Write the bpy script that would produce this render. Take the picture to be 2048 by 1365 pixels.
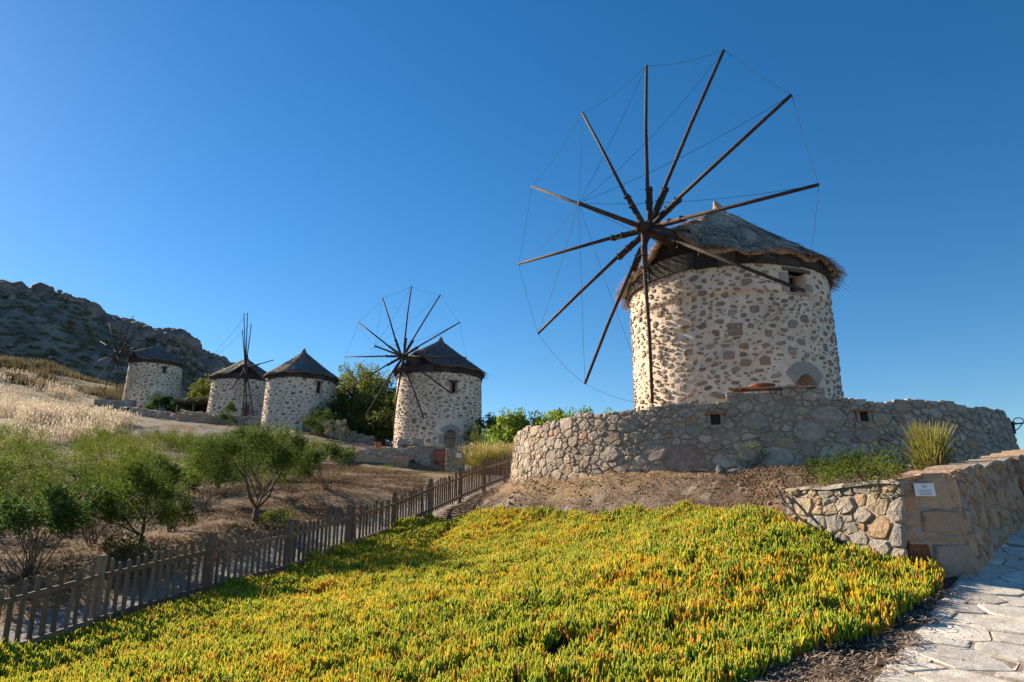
import bpy, math, random
import numpy as np
from mathutils import Vector, Matrix

# ------------------------------------------------------------------ camera, sky, sun, exposure
for o in list(bpy.data.objects): bpy.data.objects.remove(o)
SC = bpy.context.scene
COL = SC.collection
PI = math.pi
SUN_AZ, SUN_EL = math.radians(-53.0), math.radians(27.0)      # azimuth from +Y, clockwise

cam_d = bpy.data.cameras.new("camera")
cam = bpy.data.objects.new("camera", cam_d); COL.objects.link(cam)
cam.location = (0, 0, 0); cam.rotation_euler = (math.radians(104.5), 0, 0)
cam_d.sensor_width = 36; cam_d.lens = 24; cam_d.clip_start = 0.1; cam_d.clip_end = 6000
SC.camera = cam

W = bpy.data.worlds.new("World"); SC.world = W; W.use_nodes = True
nt = W.node_tree; nt.nodes.clear()
sky = nt.nodes.new("ShaderNodeTexSky"); sky.sky_type = 'NISHITA'; sky.sun_disc = False
sky.sun_elevation = SUN_EL; sky.sun_rotation = SUN_AZ
sky.altitude = 200; sky.air_density = 1.0; sky.dust_density = 0.07; sky.ozone_density = 3.2
hs = nt.nodes.new("ShaderNodeHueSaturation"); hs.inputs['Saturation'].default_value = 1.31; hs.inputs['Hue'].default_value = .499
bg = nt.nodes.new("ShaderNodeBackground"); bg.inputs[1].default_value = 0.056
wo = nt.nodes.new("ShaderNodeOutputWorld")
nt.links.new(sky.outputs[0], hs.inputs['Color']); nt.links.new(hs.outputs[0], bg.inputs[0]); nt.links.new(bg.outputs[0], wo.inputs[0])

sd = bpy.data.lights.new("sun", 'SUN'); sd.energy = 4.4; sd.angle = math.radians(0.53); sd.color = (1.0, 0.85, 0.64)
sun = bpy.data.objects.new("sun", sd); COL.objects.link(sun)
S = Vector((math.sin(SUN_AZ)*math.cos(SUN_EL), math.cos(SUN_AZ)*math.cos(SUN_EL), math.sin(SUN_EL)))
sun.rotation_euler = (-S).to_track_quat('-Z', 'Y').to_euler(); sun.location = (-40, 40, 40)

vs = SC.view_settings
vs.view_transform = 'Standard'; vs.look = 'None'; vs.gamma = 1.0; vs.exposure = 1.34; vs.use_curve_mapping = False

# ------------------------------------------------------------------ helpers
R = random.Random(7)
NR = np.random.RandomState(11)
def sm(a, b, x):
    t = np.clip((x-a)/(b-a), 0, 1); return t*t*(3-2*t)
def _h(i, j, s):
    n = (i.astype(np.int64)*374761393 + j.astype(np.int64)*668265263 + s*974711) & 0x7fffffff
    n = ((n ^ (n >> 13))*1274126177) & 0x7fffffff
    return ((n ^ (n >> 16)) & 0xffff)/65535.0
def vn(x, y, s=0):
    x = np.asarray(x, float); y = np.asarray(y, float)
    i = np.floor(x); j = np.floor(y); u = x-i; v = y-j; u = u*u*(3-2*u); v = v*v*(3-2*v)
    return (_h(i, j, s)*(1-u)+_h(i+1, j, s)*u)*(1-v) + (_h(i, j+1, s)*(1-u)+_h(i+1, j+1, s)*u)*v
def fbm(x, y, s=0, o=4):
    r = 0; a = .5
    for k in range(o):
        r = r + a*vn(x, y, s+k); x = x*2.03+3.1; y = y*2.03+1.7; a *= .5
    return r

def adopt(o, parent):
    if parent is None: return
    o.parent = parent
    o.matrix_parent_inverse = Matrix.Translation(-Vector(parent.get('_w', (0, 0, 0))))
def finish(name, me, mat, parent=None, smooth=False):
    if mat is not None: me.materials.append(mat)
    if smooth: me.polygons.foreach_set('use_smooth', [True]*len(me.polygons))
    o = bpy.data.objects.new(name, me); COL.objects.link(o); adopt(o, parent)
    return o
def raw(name, V, F, rnd=None, col=None):
    me = bpy.data.meshes.new(name)
    if isinstance(F, np.ndarray):
        V = np.asarray(V, np.float32); k = F.shape[1]; n = len(F)
        me.vertices.add(len(V)); me.vertices.foreach_set('co', V.ravel())
        me.loops.add(n*k); me.loops.foreach_set('vertex_index', F.astype(np.int32).ravel())
        me.polygons.add(n); me.polygons.foreach_set('loop_start', np.arange(0, n*k, k, dtype=np.int32))
        try: me.polygons.foreach_set('loop_total', np.full(n, k, np.int32))
        except Exception: pass
        me.update(calc_edges=True)
    else:
        me.from_pydata([tuple(v) for v in V], [], [tuple(f) for f in F]); me.update()
    if rnd is not None:
        a = me.attributes.new('rnd', 'FLOAT', 'POINT'); a.data.foreach_set('value', np.asarray(rnd, np.float32))
    if col is not None:
        a = me.attributes.new('tint', 'FLOAT_COLOR', 'POINT')
        a.data.foreach_set('color', np.c_[col, np.ones(len(col))].astype(np.float32).ravel())
    return me
def mesh(name, V, F, mat, parent=None, smooth=False, rnd=None, col=None):
    return finish(name, raw(name, V, F, rnd, col), mat, parent, smooth)
def thing(name, label, cat, loc=(0, 0, 0), group=None):
    o = bpy.data.objects.new(name, None); COL.objects.link(o); o.location = loc; o['_w'] = tuple(float(c) for c in loc)
    o.empty_display_size = .2
    o['label'] = label; o['category'] = cat; o['kind'] = 'thing'
    if group: o['group'] = group
    return o
def tag(o, label, cat, group=None):
    if 'kind' not in o: o['kind'] = 'thing'
    o['label'] = label; o['category'] = cat
    if group: o['group'] = group
    return o
def kind(o, k): o['kind'] = k; return o
def place(name, me, M, parent=None):
    o = bpy.data.objects.new(name, me); COL.objects.link(o); o.matrix_basis = M; adopt(o, parent); return o

class MB:
    """collects simple solids for one mesh"""
    def __init__(s): s.V = []; s.F = []; s.A = []
    def add(s, V, F, rnd=None):
        b = len(s.V); s.V += [tuple(v) for v in V]; s.F += [tuple(i+b for i in f) for f in F]
        s.A += [R.random() if rnd is None else rnd]*len(V); return s
    def box(s, c, sx, sy, sz, rz=0.0, M=None):
        c = Vector(c); X = Matrix.Rotation(rz, 3, 'Z') if M is None else M
        V = [c + X @ Vector((a*sx/2, b*sy/2, d*sz/2)) for d in (-1, 1) for b in (-1, 1) for a in (-1, 1)]
        return s.add(V, [(0, 2, 3, 1), (4, 5, 7, 6), (0, 1, 5, 4), (2, 6, 7, 3), (0, 4, 6, 2), (1, 3, 7, 5)])
    def tube(s, P, rad, n=6, cap=True):
        P = [Vector(p) for p in P]; m = len(P)
        if not hasattr(rad, '__len__'): rad = [rad]*m
        V = []; F = []; prev = None
        for i, p in enumerate(P):
            d = (P[min(i+1, m-1)]-P[max(i-1, 0)]).normalized()
            a = d.orthogonal().normalized() if prev is None else (prev - d*prev.dot(d)).normalized()
            prev = a; b = d.cross(a)
            for k in range(n):
                t = 2*PI*k/n; V.append(p + (a*math.cos(t)+b*math.sin(t))*rad[i])
        for i in range(m-1):
            for k in range(n):
                F.append((i*n+k, i*n+(k+1) % n, (i+1)*n+(k+1) % n, (i+1)*n+k))
        if cap: F.append(tuple(range(n-1, -1, -1))); F.append(tuple((m-1)*n+k for k in range(n)))
        return s.add(V, F)
    def lathe(s, c, prof, n=16):
        V = []; F = []; m = len(prof)
        for r, z in prof:
            for k in range(n):
                t = 2*PI*k/n; V.append((c[0]+r*math.cos(t), c[1]+r*math.sin(t), c[2]+z))
        for i in range(m-1):
            for k in range(n): F.append((i*n+k, i*n+(k+1) % n, (i+1)*n+(k+1) % n, (i+1)*n+k))
        F.append(tuple(range(n-1, -1, -1))); F.append(tuple((m-1)*n+k for k in range(n)))
        return s.add(V, F)
    def build(s, name, mat, parent=None, smooth=False):
        return mesh(name, s.V, s.F, mat, parent, smooth, rnd=s.A)

# ------------------------------------------------------------------ materials
def ramp_node(t, stops, interp='LINEAR'):
    r = t.nodes.new('ShaderNodeValToRGB'); r.color_ramp.interpolation = interp
    e = r.color_ramp.elements
    while len(e) < len(stops): e.new(0.5)
    for k, (p, c) in enumerate(stops):
        e[k].position = p; e[k].color = (c[0], c[1], c[2], 1)
    return r
def mat(name, stops, src='pos', rough=.85, ns=6.0, var=(.75, 1.2), bump=.3, bscale=None, stretch=(1, 1, 1), transl=0.0, spec=.25, detail=6, patch=None, interp='LINEAR', fine=0.0, dist=.05):
    m = bpy.data.materials.new(name); m.use_nodes = True; t = m.node_tree; t.nodes.clear(); L = t.links.new
    out = t.nodes.new('ShaderNodeOutputMaterial'); bs = t.nodes.new('ShaderNodeBsdfPrincipled')
    bs.inputs['Roughness'].default_value = rough; bs.inputs['Specular IOR Level'].default_value = spec
    geo = t.nodes.new('ShaderNodeNewGeometry'); mp = t.nodes.new('ShaderNodeMapping'); mp.inputs['Scale'].default_value = stretch
    L(geo.outputs['Position'], mp.inputs['Vector'])
    no = t.nodes.new('ShaderNodeTexNoise'); no.inputs['Scale'].default_value = ns; no.inputs['Detail'].default_value = detail; no.inputs['Roughness'].default_value = .62
    L(mp.outputs[0], no.inputs['Vector'])
    if src == 'tint':
        at = t.nodes.new('ShaderNodeAttribute'); at.attribute_name = 'tint'; base = at.outputs['Color']
    else:
        rp = ramp_node(t, stops, interp); base = rp.outputs[0]
        if src == 'obj':
            oi = t.nodes.new('ShaderNodeObjectInfo'); L(oi.outputs['Random'], rp.inputs[0])
        elif src == 'attr':
            at = t.nodes.new('ShaderNodeAttribute'); at.attribute_name = 'rnd'; L(at.outputs['Fac'], rp.inputs[0])
        elif src == 'inst':
            at = t.nodes.new('ShaderNodeAttribute'); at.attribute_name = 'rnd'
            oi = t.nodes.new('ShaderNodeObjectInfo'); ad = t.nodes.new('ShaderNodeMath'); ad.operation = 'MULTIPLY_ADD'
            L(oi.outputs['Random'], ad.inputs[0]); ad.inputs[1].default_value = .5
            a2 = t.nodes.new('ShaderNodeMath'); a2.operation = 'MULTIPLY'; a2.inputs[1].default_value = .5; L(at.outputs['Fac'], a2.inputs[0])
            L(a2.outputs[0], ad.inputs[2]); L(ad.outputs[0], rp.inputs[0])
        else:
            n2 = t.nodes.new('ShaderNodeTexNoise'); n2.inputs['Scale'].default_value = ns*.23; n2.inputs['Detail'].default_value = 5
            L(mp.outputs[0], n2.inputs['Vector'])
            mr0 = t.nodes.new('ShaderNodeMapRange'); mr0.inputs[1].default_value = .3; mr0.inputs[2].default_value = .7
            L(n2.outputs['Fac'], mr0.inputs[0]); L(mr0.outputs[0], rp.inputs[0])
    mr = t.nodes.new('ShaderNodeMapRange'); mr.inputs[1].default_value = .28; mr.inputs[2].default_value = .72
    mr.inputs[3].default_value = var[0]; mr.inputs[4].default_value = var[1]; L(no.outputs['Fac'], mr.inputs[0])
    mx = t.nodes.new('ShaderNodeMix'); mx.data_type = 'RGBA'; mx.blend_type = 'MULTIPLY'; mx.inputs[0].default_value = 1
    L(base, mx.inputs[6]); L(mr.outputs[0], mx.inputs[7]); c = mx.outputs[2]
    if patch:                                     # (colour, scale, lo, hi)
        n3 = t.nodes.new('ShaderNodeTexNoise'); n3.inputs['Scale'].default_value = patch[1]; n3.inputs['Detail'].default_value = 7; n3.inputs['Roughness'].default_value = .68
        L(mp.outputs[0], n3.inputs['Vector'])
        m3 = t.nodes.new('ShaderNodeMapRange'); m3.inputs[1].default_value = patch[2]; m3.inputs[2].default_value = patch[3]; L(n3.outputs['Fac'], m3.inputs[0])
        x3 = t.nodes.new('ShaderNodeMix'); x3.data_type = 'RGBA'; L(m3.outputs[0], x3.inputs[0]); L(c, x3.inputs[6]); x3.inputs[7].default_value = (*patch[0], 1); c = x3.outputs[2]
    L(c, bs.inputs['Base Color'])
    if bump:
        bu = t.nodes.new('ShaderNodeBump'); bu.inputs['Strength'].default_value = bump; bu.inputs['Distance'].default_value = dist
        nb = t.nodes.new('ShaderNodeTexNoise'); nb.inputs['Scale'].default_value = bscale or ns*1.7; nb.inputs['Detail'].default_value = 8; nb.inputs['Roughness'].default_value = .65
        L(mp.outputs[0], nb.inputs['Vector']); L(nb.outputs['Fac'], bu.inputs['Height']); L(bu.outputs[0], bs.inputs['Normal'])
    if transl:
        tr = t.nodes.new('ShaderNodeBsdfTranslucent'); L(c, tr.inputs['Color']); ms = t.nodes.new('ShaderNodeMixShader'); ms.inputs[0].default_value = transl
        L(bs.outputs[0], ms.inputs[1]); L(tr.outputs[0], ms.inputs[2]); L(ms.outputs[0], out.inputs[0])
    else: L(bs.outputs[0], out.inputs[0])
    return m

M = {}
M['ground'] = mat('ground', [], 'tint', .95, 9, (.55, 1.4), .9, 14, dist=.06)
M['plaster'] = mat('plaster', [(0, (.72, .575, .44)), (.5, (.80, .65, .505)), (1, (.84, .70, .56))], 'pos', .92, 5, (.78, 1.1), .8, 9, patch=((.58, .45, .33), 1.1, .52, .72), dist=.04)
GREY = [(0, (.21, .145, .11)), (.2, (.34, .27, .215)), (.38, (.25, .18, .14)), (.58, (.39, .325, .265)), (.75, (.32, .235, .185)), (.88, (.37, .22, .13)), (1, (.29, .24, .205))]
M['mill_stone'] = mat('mill_stone', GREY, 'obj', .9, 14, (.7, 1.25), .5, 30, dist=.03)
M['mill_stone_mass'] = mat('mill_stone_mass', GREY, 'attr', .9, 14, (.7, 1.25), .5, 30, dist=.03)
RUB = [(0, (.30, .245, .19)), (.22, (.45, .37, .295)), (.4, (.36, .29, .23)), (.55, (.50, .425, .345)), (.70, (.38, .285, .22)), (.82, (.54, .46, .37)), (.94, (.45, .33, .23)), (1, (.48, .28, .15))]
M['rubble'] = mat('rubble', RUB, 'obj', .92, 9, (.65, 1.28), .8, 17, dist=.05, patch=((.17, .16, .14), 5, .58, .8))
M['rubble_mass'] = mat('rubble_mass', RUB, 'attr', .92, 9, (.65, 1.28), .8, 17, dist=.05)
M['mortar'] = mat('mortar', [(0, (.33, .265, .205)), (.5, (.40, .325, .255)), (1, (.46, .38, .30))], 'pos', .95, 8, (.7, 1.2), .9, 22, dist=.05)
PALE = [(0, (.33, .29, .245)), (.3, (.43, .38, .315)), (.55, (.28, .26, .24)), (.75, (.46, .36, .24)), (.9, (.40, .26, .155)), (1, (.37, .345, .31))]
M['pale_stone'] = mat('pale_stone', PALE, 'obj', .9, 9, (.65, 1.22), .9, 20, dist=.05)
OCH = [(0, (.56, .31, .15)), (.2, (.60, .36, .19)), (.4, (.42, .30, .215)), (.6, (.60, .41, .26)), (.75, (.55, .29, .155)), (.9, (.38, .31, .255)), (1, (.58, .35, .19))]
M['ochre_stone'] = mat('ochre_stone', OCH, 'obj', .9, 7, (.68, 1.22), .9, 16, dist=.05, patch=((.33, .25, .19), 7, .50, .70))
M['rust_stone'] = mat('rust_stone', [(0, (.17, .06, .025)), (1, (.27, .105, .04))], 'pos', .85, 12, (.6, 1.3), .8, 20)
M['red_boulder'] = mat('red_boulder', [(0, (.33, .235, .19)), (1, (.42, .30, .24))], 'pos', .9, 7, (.6, 1.25), 1.0, 10, patch=((.24, .18, .15), 4, .5, .7))
M['wall_mortar'] = mat('wall_mortar', [(0, (.42, .33, .26)), (1, (.52, .42, .33))], 'pos', .95, 8, (.72, 1.2), .9, 22, dist=.05)
M['slab'] = mat('slab', [(0, (.46, .42, .37)), (.35, (.68, .61, .52)), (.65, (.56, .52, .46)), (1, (.78, .70, .59))], 'obj', .75, 6, (.72, 1.18), .5, 14, dist=.025, patch=((.47, .39, .31), 4, .5, .7))
M['joint'] = mat('joint', [(0, (.32, .255, .19)), (1, (.44, .36, .28))], 'pos', .95, 12, (.75, 1.2), .6, 40)
M['grey_block'] = mat('grey_block', [(0, (.34, .30, .265)), (1, (.42, .375, .33))], 'pos', .9, 6, (.85, 1.12), .4, 18)
M['arm_wood'] = mat('arm_wood', [(0, (.045, .03, .026)), (1, (.095, .066, .055))], 'pos', .8, 12, (.6, 1.4), .4, 26)
M['dark_board'] = mat('dark_board', [(0, (.03, .025, .023)), (.5, (.05, .042, .038)), (1, (.075, .062, .055))], 'attr', .8, 9, (.55, 1.5), .4, 25, stretch=(1, 1, 4))
M['grey_wood'] = mat('grey_wood', [(0, (.115, .083, .06)), (.5, (.16, .12, .088)), (1, (.215, .165, .122))], 'obj', .85, 16, (.6, 1.3), .5, 40, stretch=(1, 1, .12), dist=.02)
M['beam_wood'] = mat('beam_wood', [(0, (.10, .095, .09)), (1, (.15, .14, .13))], 'pos', .85, 14, (.7, 1.25), .4, 30)
M['door_wood'] = mat('door_wood', [(0, (.34, .205, .145)), (.5, (.40, .25, .175)), (1, (.37, .23, .165))], 'attr', .8, 10, (.75, 1.15), .3, 30, stretch=(1, 1, .15))
M['iron'] = mat('iron', [(0, (.02, .018, .018)), (1, (.04, .035, .033))], 'pos', .6, 20, (.7, 1.3), .2)
M['rope'] = mat('rope', [(0, (.04, .035, .035)), (1, (.07, .06, .055))], 'pos', .9, 20, (.8, 1.2), 0)
THA = [(0, (.24, .165, .11)), (.3, (.50, .375, .27)), (.65, (.70, .54, .395)), (.9, (.80, .62, .44)), (1, (.84, .67, .48))]
M['thatch'] = mat('thatch', [(0, (.40, .29, .20)), (.5, (.53, .395, .285)), (1, (.64, .485, .355))], 'pos', .95, 7, (.6, 1.35), .9, 20, dist=.06)
M['straw'] = mat('straw', THA, 'attr', .9, 14, (.8, 1.2), 0, transl=.05)
M['roof_dark'] = mat('roof_dark', [(0, (.125, .105, .10)), (.5, (.17, .145, .135)), (1, (.22, .185, .17))], 'attr', .9, 6, (.65, 1.3), .7, 18, dist=.05)
M['straw_dark'] = mat('straw_dark', [(0, (.11, .092, .088)), (.6, (.18, .15, .14)), (1, (.30, .24, .20))], 'attr', .9, 14, (.8, 1.2), 0, transl=.1)
M['terracotta'] = mat('terracotta', [(0, (.36, .13, .065)), (1, (.45, .18, .09))], 'pos', .8, 10, (.75, 1.2), .3)
M['void'] = mat('void', [(0, (.03, .026, .022)), (1, (.045, .038, .032))], 'pos', .95, 8, (.8, 1.2), 0)
M['sign_white'] = mat('sign_white', [(0, (.74, .75, .76)), (1, (.80, .80, .80))], 'pos', .5, 8, (.96, 1.03), 0)
M['ink'] = mat('ink', [(0, (.05, .05, .07)), (1, (.08, .08, .10))], 'pos', .7, 20, (.9, 1.1), 0)
M['red_paint'] = mat('red_paint', [(0, (.36, .09, .07)), (1, (.45, .14, .11))], 'pos', .65, 6, (.8, 1.15), .1)
M['rust'] = mat('rust', [(0, (.20, .075, .035)), (1, (.32, .125, .055))], 'pos', .85, 5, (.6, 1.3), .4)
M['bark'] = mat('bark', [(0, (.10, .078, .06)), (1, (.18, .145, .115))], 'pos', .92, 20, (.6, 1.35), .7, 40)
M['rock'] = mat('rock', [(0, (.145, .15, .14)), (1, (.225, .225, .205))], 'pos', .9, 7, (.65, 1.25), .9, 18)
M['tarp'] = mat('tarp', [(0, (.06, .085, .105)), (1, (.09, .12, .14))], 'pos', .5, 4, (.85, 1.1), .1)
M['mountain'] = mat('mountain', [(0, (.20, .15, .115)), (.45, (.29, .22, .165)), (.7, (.36, .275, .21)), (1, (.22, .17, .12))], 'pos', .95, .09, (.55, 1.45), 1.0, .22, detail=10, dist=3.0, patch=((.075, .085, .04), .2, .54, .62))
M['mountain_rock'] = mat('mountain_rock', [(0, (.19, .145, .12)), (.5, (.265, .205, .17)), (1, (.34, .26, .21))], 'attr', .95, .5, (.55, 1.35), .9, .9, dist=.8)
def leafmat(n, stops, tr=.45, var=(.8, 1.2), rough=.65, spec=.08): return mat(n, stops, 'attr', rough, 3, var, 0, transl=tr, spec=spec)
M['leaf_vitex'] = leafmat('leaf_vitex', [(0, (.036, .06, .012)), (.5, (.085, .125, .02)), (1, (.19, .235, .036))])
M['leaf_oleander'] = leafmat('leaf_oleander', [(0, (.035, .065, .016)), (.5, (.065, .115, .025)), (1, (.13, .19, .045))])
M['leaf_bush'] = leafmat('leaf_bush', [(0, (.055, .08, .013)), (.5, (.12, .155, .022)), (1, (.23, .26, .04))])
M['leaf_dark'] = leafmat('leaf_dark', [(0, (.045, .062, .02)), (.5, (.085, .105, .03)), (1, (.15, .17, .045))], .35)
M['leaf_scrub'] = leafmat('leaf_scrub', [(0, (.15, .14, .08)), (.5, (.23, .20, .12)), (1, (.30, .26, .16))], .3)
M['leaf_pine'] = leafmat('leaf_pine', [(0, (.07, .095, .025)), (.5, (.16, .19, .04)), (1, (.32, .33, .065))], .45)
M['leaf_fig'] = leafmat('leaf_fig', [(0, (.10, .16, .025)), (.5, (.20, .28, .04)), (1, (.36, .43, .07))], .6)
M['leaf_olive'] = leafmat('leaf_olive', [(0, (.10, .115, .085)), (1, (.20, .215, .165))], .3)
M['leaf_ivy'] = leafmat('leaf_ivy', [(0, (.03, .06, .013)), (.6, (.06, .105, .02)), (1, (.14, .185, .035))], .4)
M['flower_pink'] = leafmat('flower_pink', [(0, (.55, .22, .24)), (1, (.68, .36, .36))], .4)
M['flower_purple'] = leafmat('flower_purple', [(0, (.21, .16, .30)), (1, (.34, .27, .42))], .35)
M['dry_stem'] = leafmat('dry_stem', [(0, (.25, .17, .09)), (.6, (.40, .30, .17)), (1, (.52, .42, .27))], .35)
M['fountain_grass'] = leafmat('fountain_grass', [(0, (.17, .19, .03)), (.5, (.30, .28, .06)), (1, (.42, .33, .12))], .45)
M['dry_grass'] = mat('dry_grass', [(0, (.33, .24, .155)), (.5, (.52, .42, .31)), (1, (.74, .65, .52))], 'inst', .8, 3, (.85, 1.15), 0, transl=.45)
M['hill_grass'] = mat('hill_grass', [(0, (.10, .082, .042)), (.6, (.17, .13, .07)), (1, (.36, .28, .16))], 'inst', .85, 3, (.8, 1.2), 0, transl=.4)
M['litter'] = mat('litter', [(0, (.13, .075, .04)), (.5, (.27, .17, .09)), (.8, (.40, .28, .16)), (1, (.58, .46, .30))], 'inst', .9, 8, (.8, 1.2), 0, transl=.1)
M['debris'] = mat('debris', [(0, (.13, .09, .065)), (.6, (.30, .22, .16)), (1, (.50, .41, .32))], 'inst', .9, 8, (.8, 1.2), 0)
M['clod'] = mat('clod', [(0, (.17, .115, .075)), (.5, (.245, .17, .112)), (.9, (.31, .23, .16)), (1, (.42, .37, .31))], 'inst', .95, 25, (.7, 1.3), .5)
def succ(n, stops):
    m = mat(n, stops, 'inst', .6, 9, (.85, 1.15), 0, spec=.12)
    b = [q for q in m.node_tree.nodes if q.type == 'BSDF_PRINCIPLED'][0]
    b.inputs['Subsurface Weight'].default_value = .65; b.inputs['Subsurface Radius'].default_value = (.022, .02, .006); b.inputs['Subsurface Scale'].default_value = 1.0
    return m
M['succ_green'] = succ('succ_green', [(0, (.045, .10, .012)), (.5, (.10, .19, .016)), (1, (.22, .29, .022))])
M['succ_lime'] = succ('succ_lime', [(0, (.17, .245, .015)), (.5, (.33, .345, .018)), (1, (.47, .38, .022))])
M['succ_yellow'] = succ('succ_yellow', [(0, (.46, .36, .016)), (.5, (.62, .35, .016)), (1, (.64, .25, .014))])
M['succ_orange'] = succ('succ_orange', [(0, (.20, .075, .03)), (.45, (.46, .17, .02)), (1, (.58, .27, .02))])

# ------------------------------------------------------------------ terrain: measured spot heights, smoothly interpolated
MC = (6.81, 20.72)
GP = [(0,-8,-2.2),(-9,-8,-2.7),(9,-8,-2.0),(0,0,-1.72),(-5,0,-2.0),(-10,2,-2.2),(4,0,-1.6),(9,1,-1.4),
 (0,5.79,-1.3),(-4.88,7.11,-1.64),(-2.21,6.45,-1.47),(2.31,4.81,-1.06),(3.3,4.81,-1.03),(5.4,3.6,-1.03),(4.73,7.4,-.55),
 (6.98,9.5,-.1),(8.9,8.0,-.1),(9.5,12.1,.4),(12.5,11,.5),(14,16,1.0),(3.7,6.2,-.79),(4.0,7.6,-.45),
 (-6.0,7.7,-1.75),(-5.41,9.5,-1.47),(-4.79,11.4,-1.23),(-4.17,13.3,-1.03),(-3.49,15.2,-.70),(-2.9,17.05,-.38),
 (-2.25,18.95,.0),(-1.57,20.8,.42),(-.92,22.65,.83),(-.25,24.5,1.2),(.4,26.4,1.55),
 (-6.8,10,-1.4),(-6.2,12,-1.15),(-5.2,14,-.85),(-3.9,18,-.2),(-2.6,21.5,.5),(-1.2,25.5,1.3),
 (-1.6,18.19,-.12),(.85,15.67,.03),(2.55,12.99,.02),(3.5,11.54,.06),(3.95,9.75,.22),(3.4,9.35,.0),(3.35,8.6,-.12),(2.0,15.0,.55),(4.2,13.2,.78),(4.12,10.9,.28),
 (-5.84,16.04,-.1),(-5.41,20.45,.79),(-7.04,13.56,-.5),(-8.35,14.1,-.6),(-8.0,12.11,-.92),(-7.52,15.57,-.31),(-8.23,18.56,.13),
 (-4.01,38.62,2.44),(-8.55,36.45,2.82),(-8.16,29.47,1.86),(-15,20.53,.5),(-27,36.3,3.46),(-33.8,45,5.92),(-25.4,42.2,4.63),
 (-22.2,45.2,4.96),(-21.2,48.1,5.63),(-35,57.8,8.04),(-39.8,74.6,10.93),(-82.5,107,24.6),(-73,106,22.5),(-62.8,102.5,19.2),
 (-56.7,98.8,17.4),(-53,79.2,13.4),(-16.2,52.1,6.1),(-6.4,39.4,3.33),(-1.7,32.5,1.94),(-10.9,26.5,1.39),(-14.7,26.5,1.39),(-19.5,26.5,1.58),
 (-43.5,81.5,12.5),(-26.4,66.2,8.75),(-18.6,59.5,7.3),(-5.2,47.7,4.4),(-100,60,16),(-60,30,5),(-30,10,-1.0),(-40,-10,-2),
 (3,35,2.3),(12,40,1.8),(22,28,1.2),(26,18,1.0),(30,0,-1),(40,45,-1),(0,60,4.0),(10,75,2),(-15,80,7),(-90,150,22),(-50,150,14),(0,120,2),(60,100,-4),(60,30,-3)]
for _a in (-85,-60,-45,-30,-15,0,15,30,45,60,75,95,120,150,180,210,240):
    _t = math.radians(198.18+_a)
    GP.append((MC[0]+6.75*math.sin(_t), MC[1]+6.75*math.cos(_t), 1.06 if _a > 10 else 0.95))
GP = np.array(GP, float)
def _ker(d2): return np.sqrt(d2 + 0.6)
def _fit(P):
    n = len(P); d2 = ((P[:,None,:2]-P[None,:,:2])**2).sum(-1)
    A = np.zeros((n+3,n+3)); A[:n,:n] = _ker(d2) - 0.02*np.eye(n)
    A[:n,n] = 1; A[:n,n+1:] = P[:,:2]; A[n:,:n] = A[:n,n:].T
    return np.linalg.solve(A, np.r_[P[:,2],0,0,0])
_GW = _fit(GP)
def base_z(x, y):
    x = np.atleast_1d(np.asarray(x,float)); y = np.atleast_1d(np.asarray(y,float)); out = np.empty(x.shape)
    xf, yf, of = x.ravel(), y.ravel(), out.ravel(); n = len(GP)
    for s in range(0, len(xf), 20000):
        a, b = xf[s:s+20000], yf[s:s+20000]
        d2 = (a[:,None]-GP[None,:,0])**2 + (b[:,None]-GP[None,:,1])**2
        of[s:s+20000] = _ker(d2) @ _GW[:n] + _GW[n] + _GW[n+1]*a + _GW[n+2]*b
    z = of.reshape(x.shape)
    r = np.hypot(x, y-50)
    k = np.clip((r-120)/130, 0, 1); k = k*k*(3-2*k)
    return z*(1-k) + (-14)*k
FD = Vector((.3263, .9453)); FN = Vector((.9453, -.3263))       # fence direction and its right-hand normal
def fence_off(x, y): return (x+5.41)*FN[0] + (y-9.5)*FN[1]
def ground_z(x, y):
    x = np.asarray(x, float); y = np.asarray(y, float); z = base_z(x, y)
    d = np.hypot(x, y); on_path = path_mask(x, y)
    z = z + (fbm(x*1.3, y*1.3, 3)-.47)*.10*(1-on_path) + (fbm(x*5, y*5, 9)-.47)*.05*(1-on_path)
    bank = sm(.2, .8, fence_off(x, y))*(1-sm(20, 24, y))*sm(3, 6, y)*(1-on_path); z = z + (np.abs(fbm(x*2.4, y*2.4, 47)-.47)*-.22 + (vn(x*4.5, y*4.5, 49)-.5)*.05)*bank
    z = z + (fbm(x*.12, y*.12, 21)-.47)*2.2*sm(70, 105, d)*sm(30, 48, -x)
    return z
# path edge: from beside the camera up along the foot of the low wall
PE = [(-1.4, 0.2), (2.20, 4.72), (4.62, 7.33), (6.98, 9.5), (9.4, 12.0), (13.0, 15.2)]
def path_side(x, y):
    """signed distance to the path's kerb line, positive on the path"""
    x = np.asarray(x, float); y = np.asarray(y, float); best = np.full(x.shape, 1e9); sg = np.ones(x.shape)
    for (x0, y0), (x1, y1) in zip(PE[:-1], PE[1:]):
        dx, dy = x1-x0, y1-y0; t = np.clip(((x-x0)*dx+(y-y0)*dy)/(dx*dx+dy*dy), 0, 1)
        ex, ey = x-x0-t*dx, y-y0-t*dy; d = np.hypot(ex, ey); c = (ex*dy-ey*dx)
        m = d < best; best = np.where(m, d, best); sg = np.where(m, np.sign(c), sg)
    return best*sg
def path_mask(x, y): 
    d = path_side(x, y); return sm(-.25, .0, d)*(1-sm(3.2, 3.6, d))
def in_poly(x, y, P):
    x = np.asarray(x, float); y = np.asarray(y, float); c = np.zeros(x.shape, bool); j = len(P)-1
    for i in range(len(P)):
        xi, yi = P[i]; xj, yj = P[j]
        c ^= ((yi > y) != (yj > y)) & (x < (xj-xi)*(y-yi)/(yj-yi+1e-12)+xi); j = i
    return c
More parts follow.
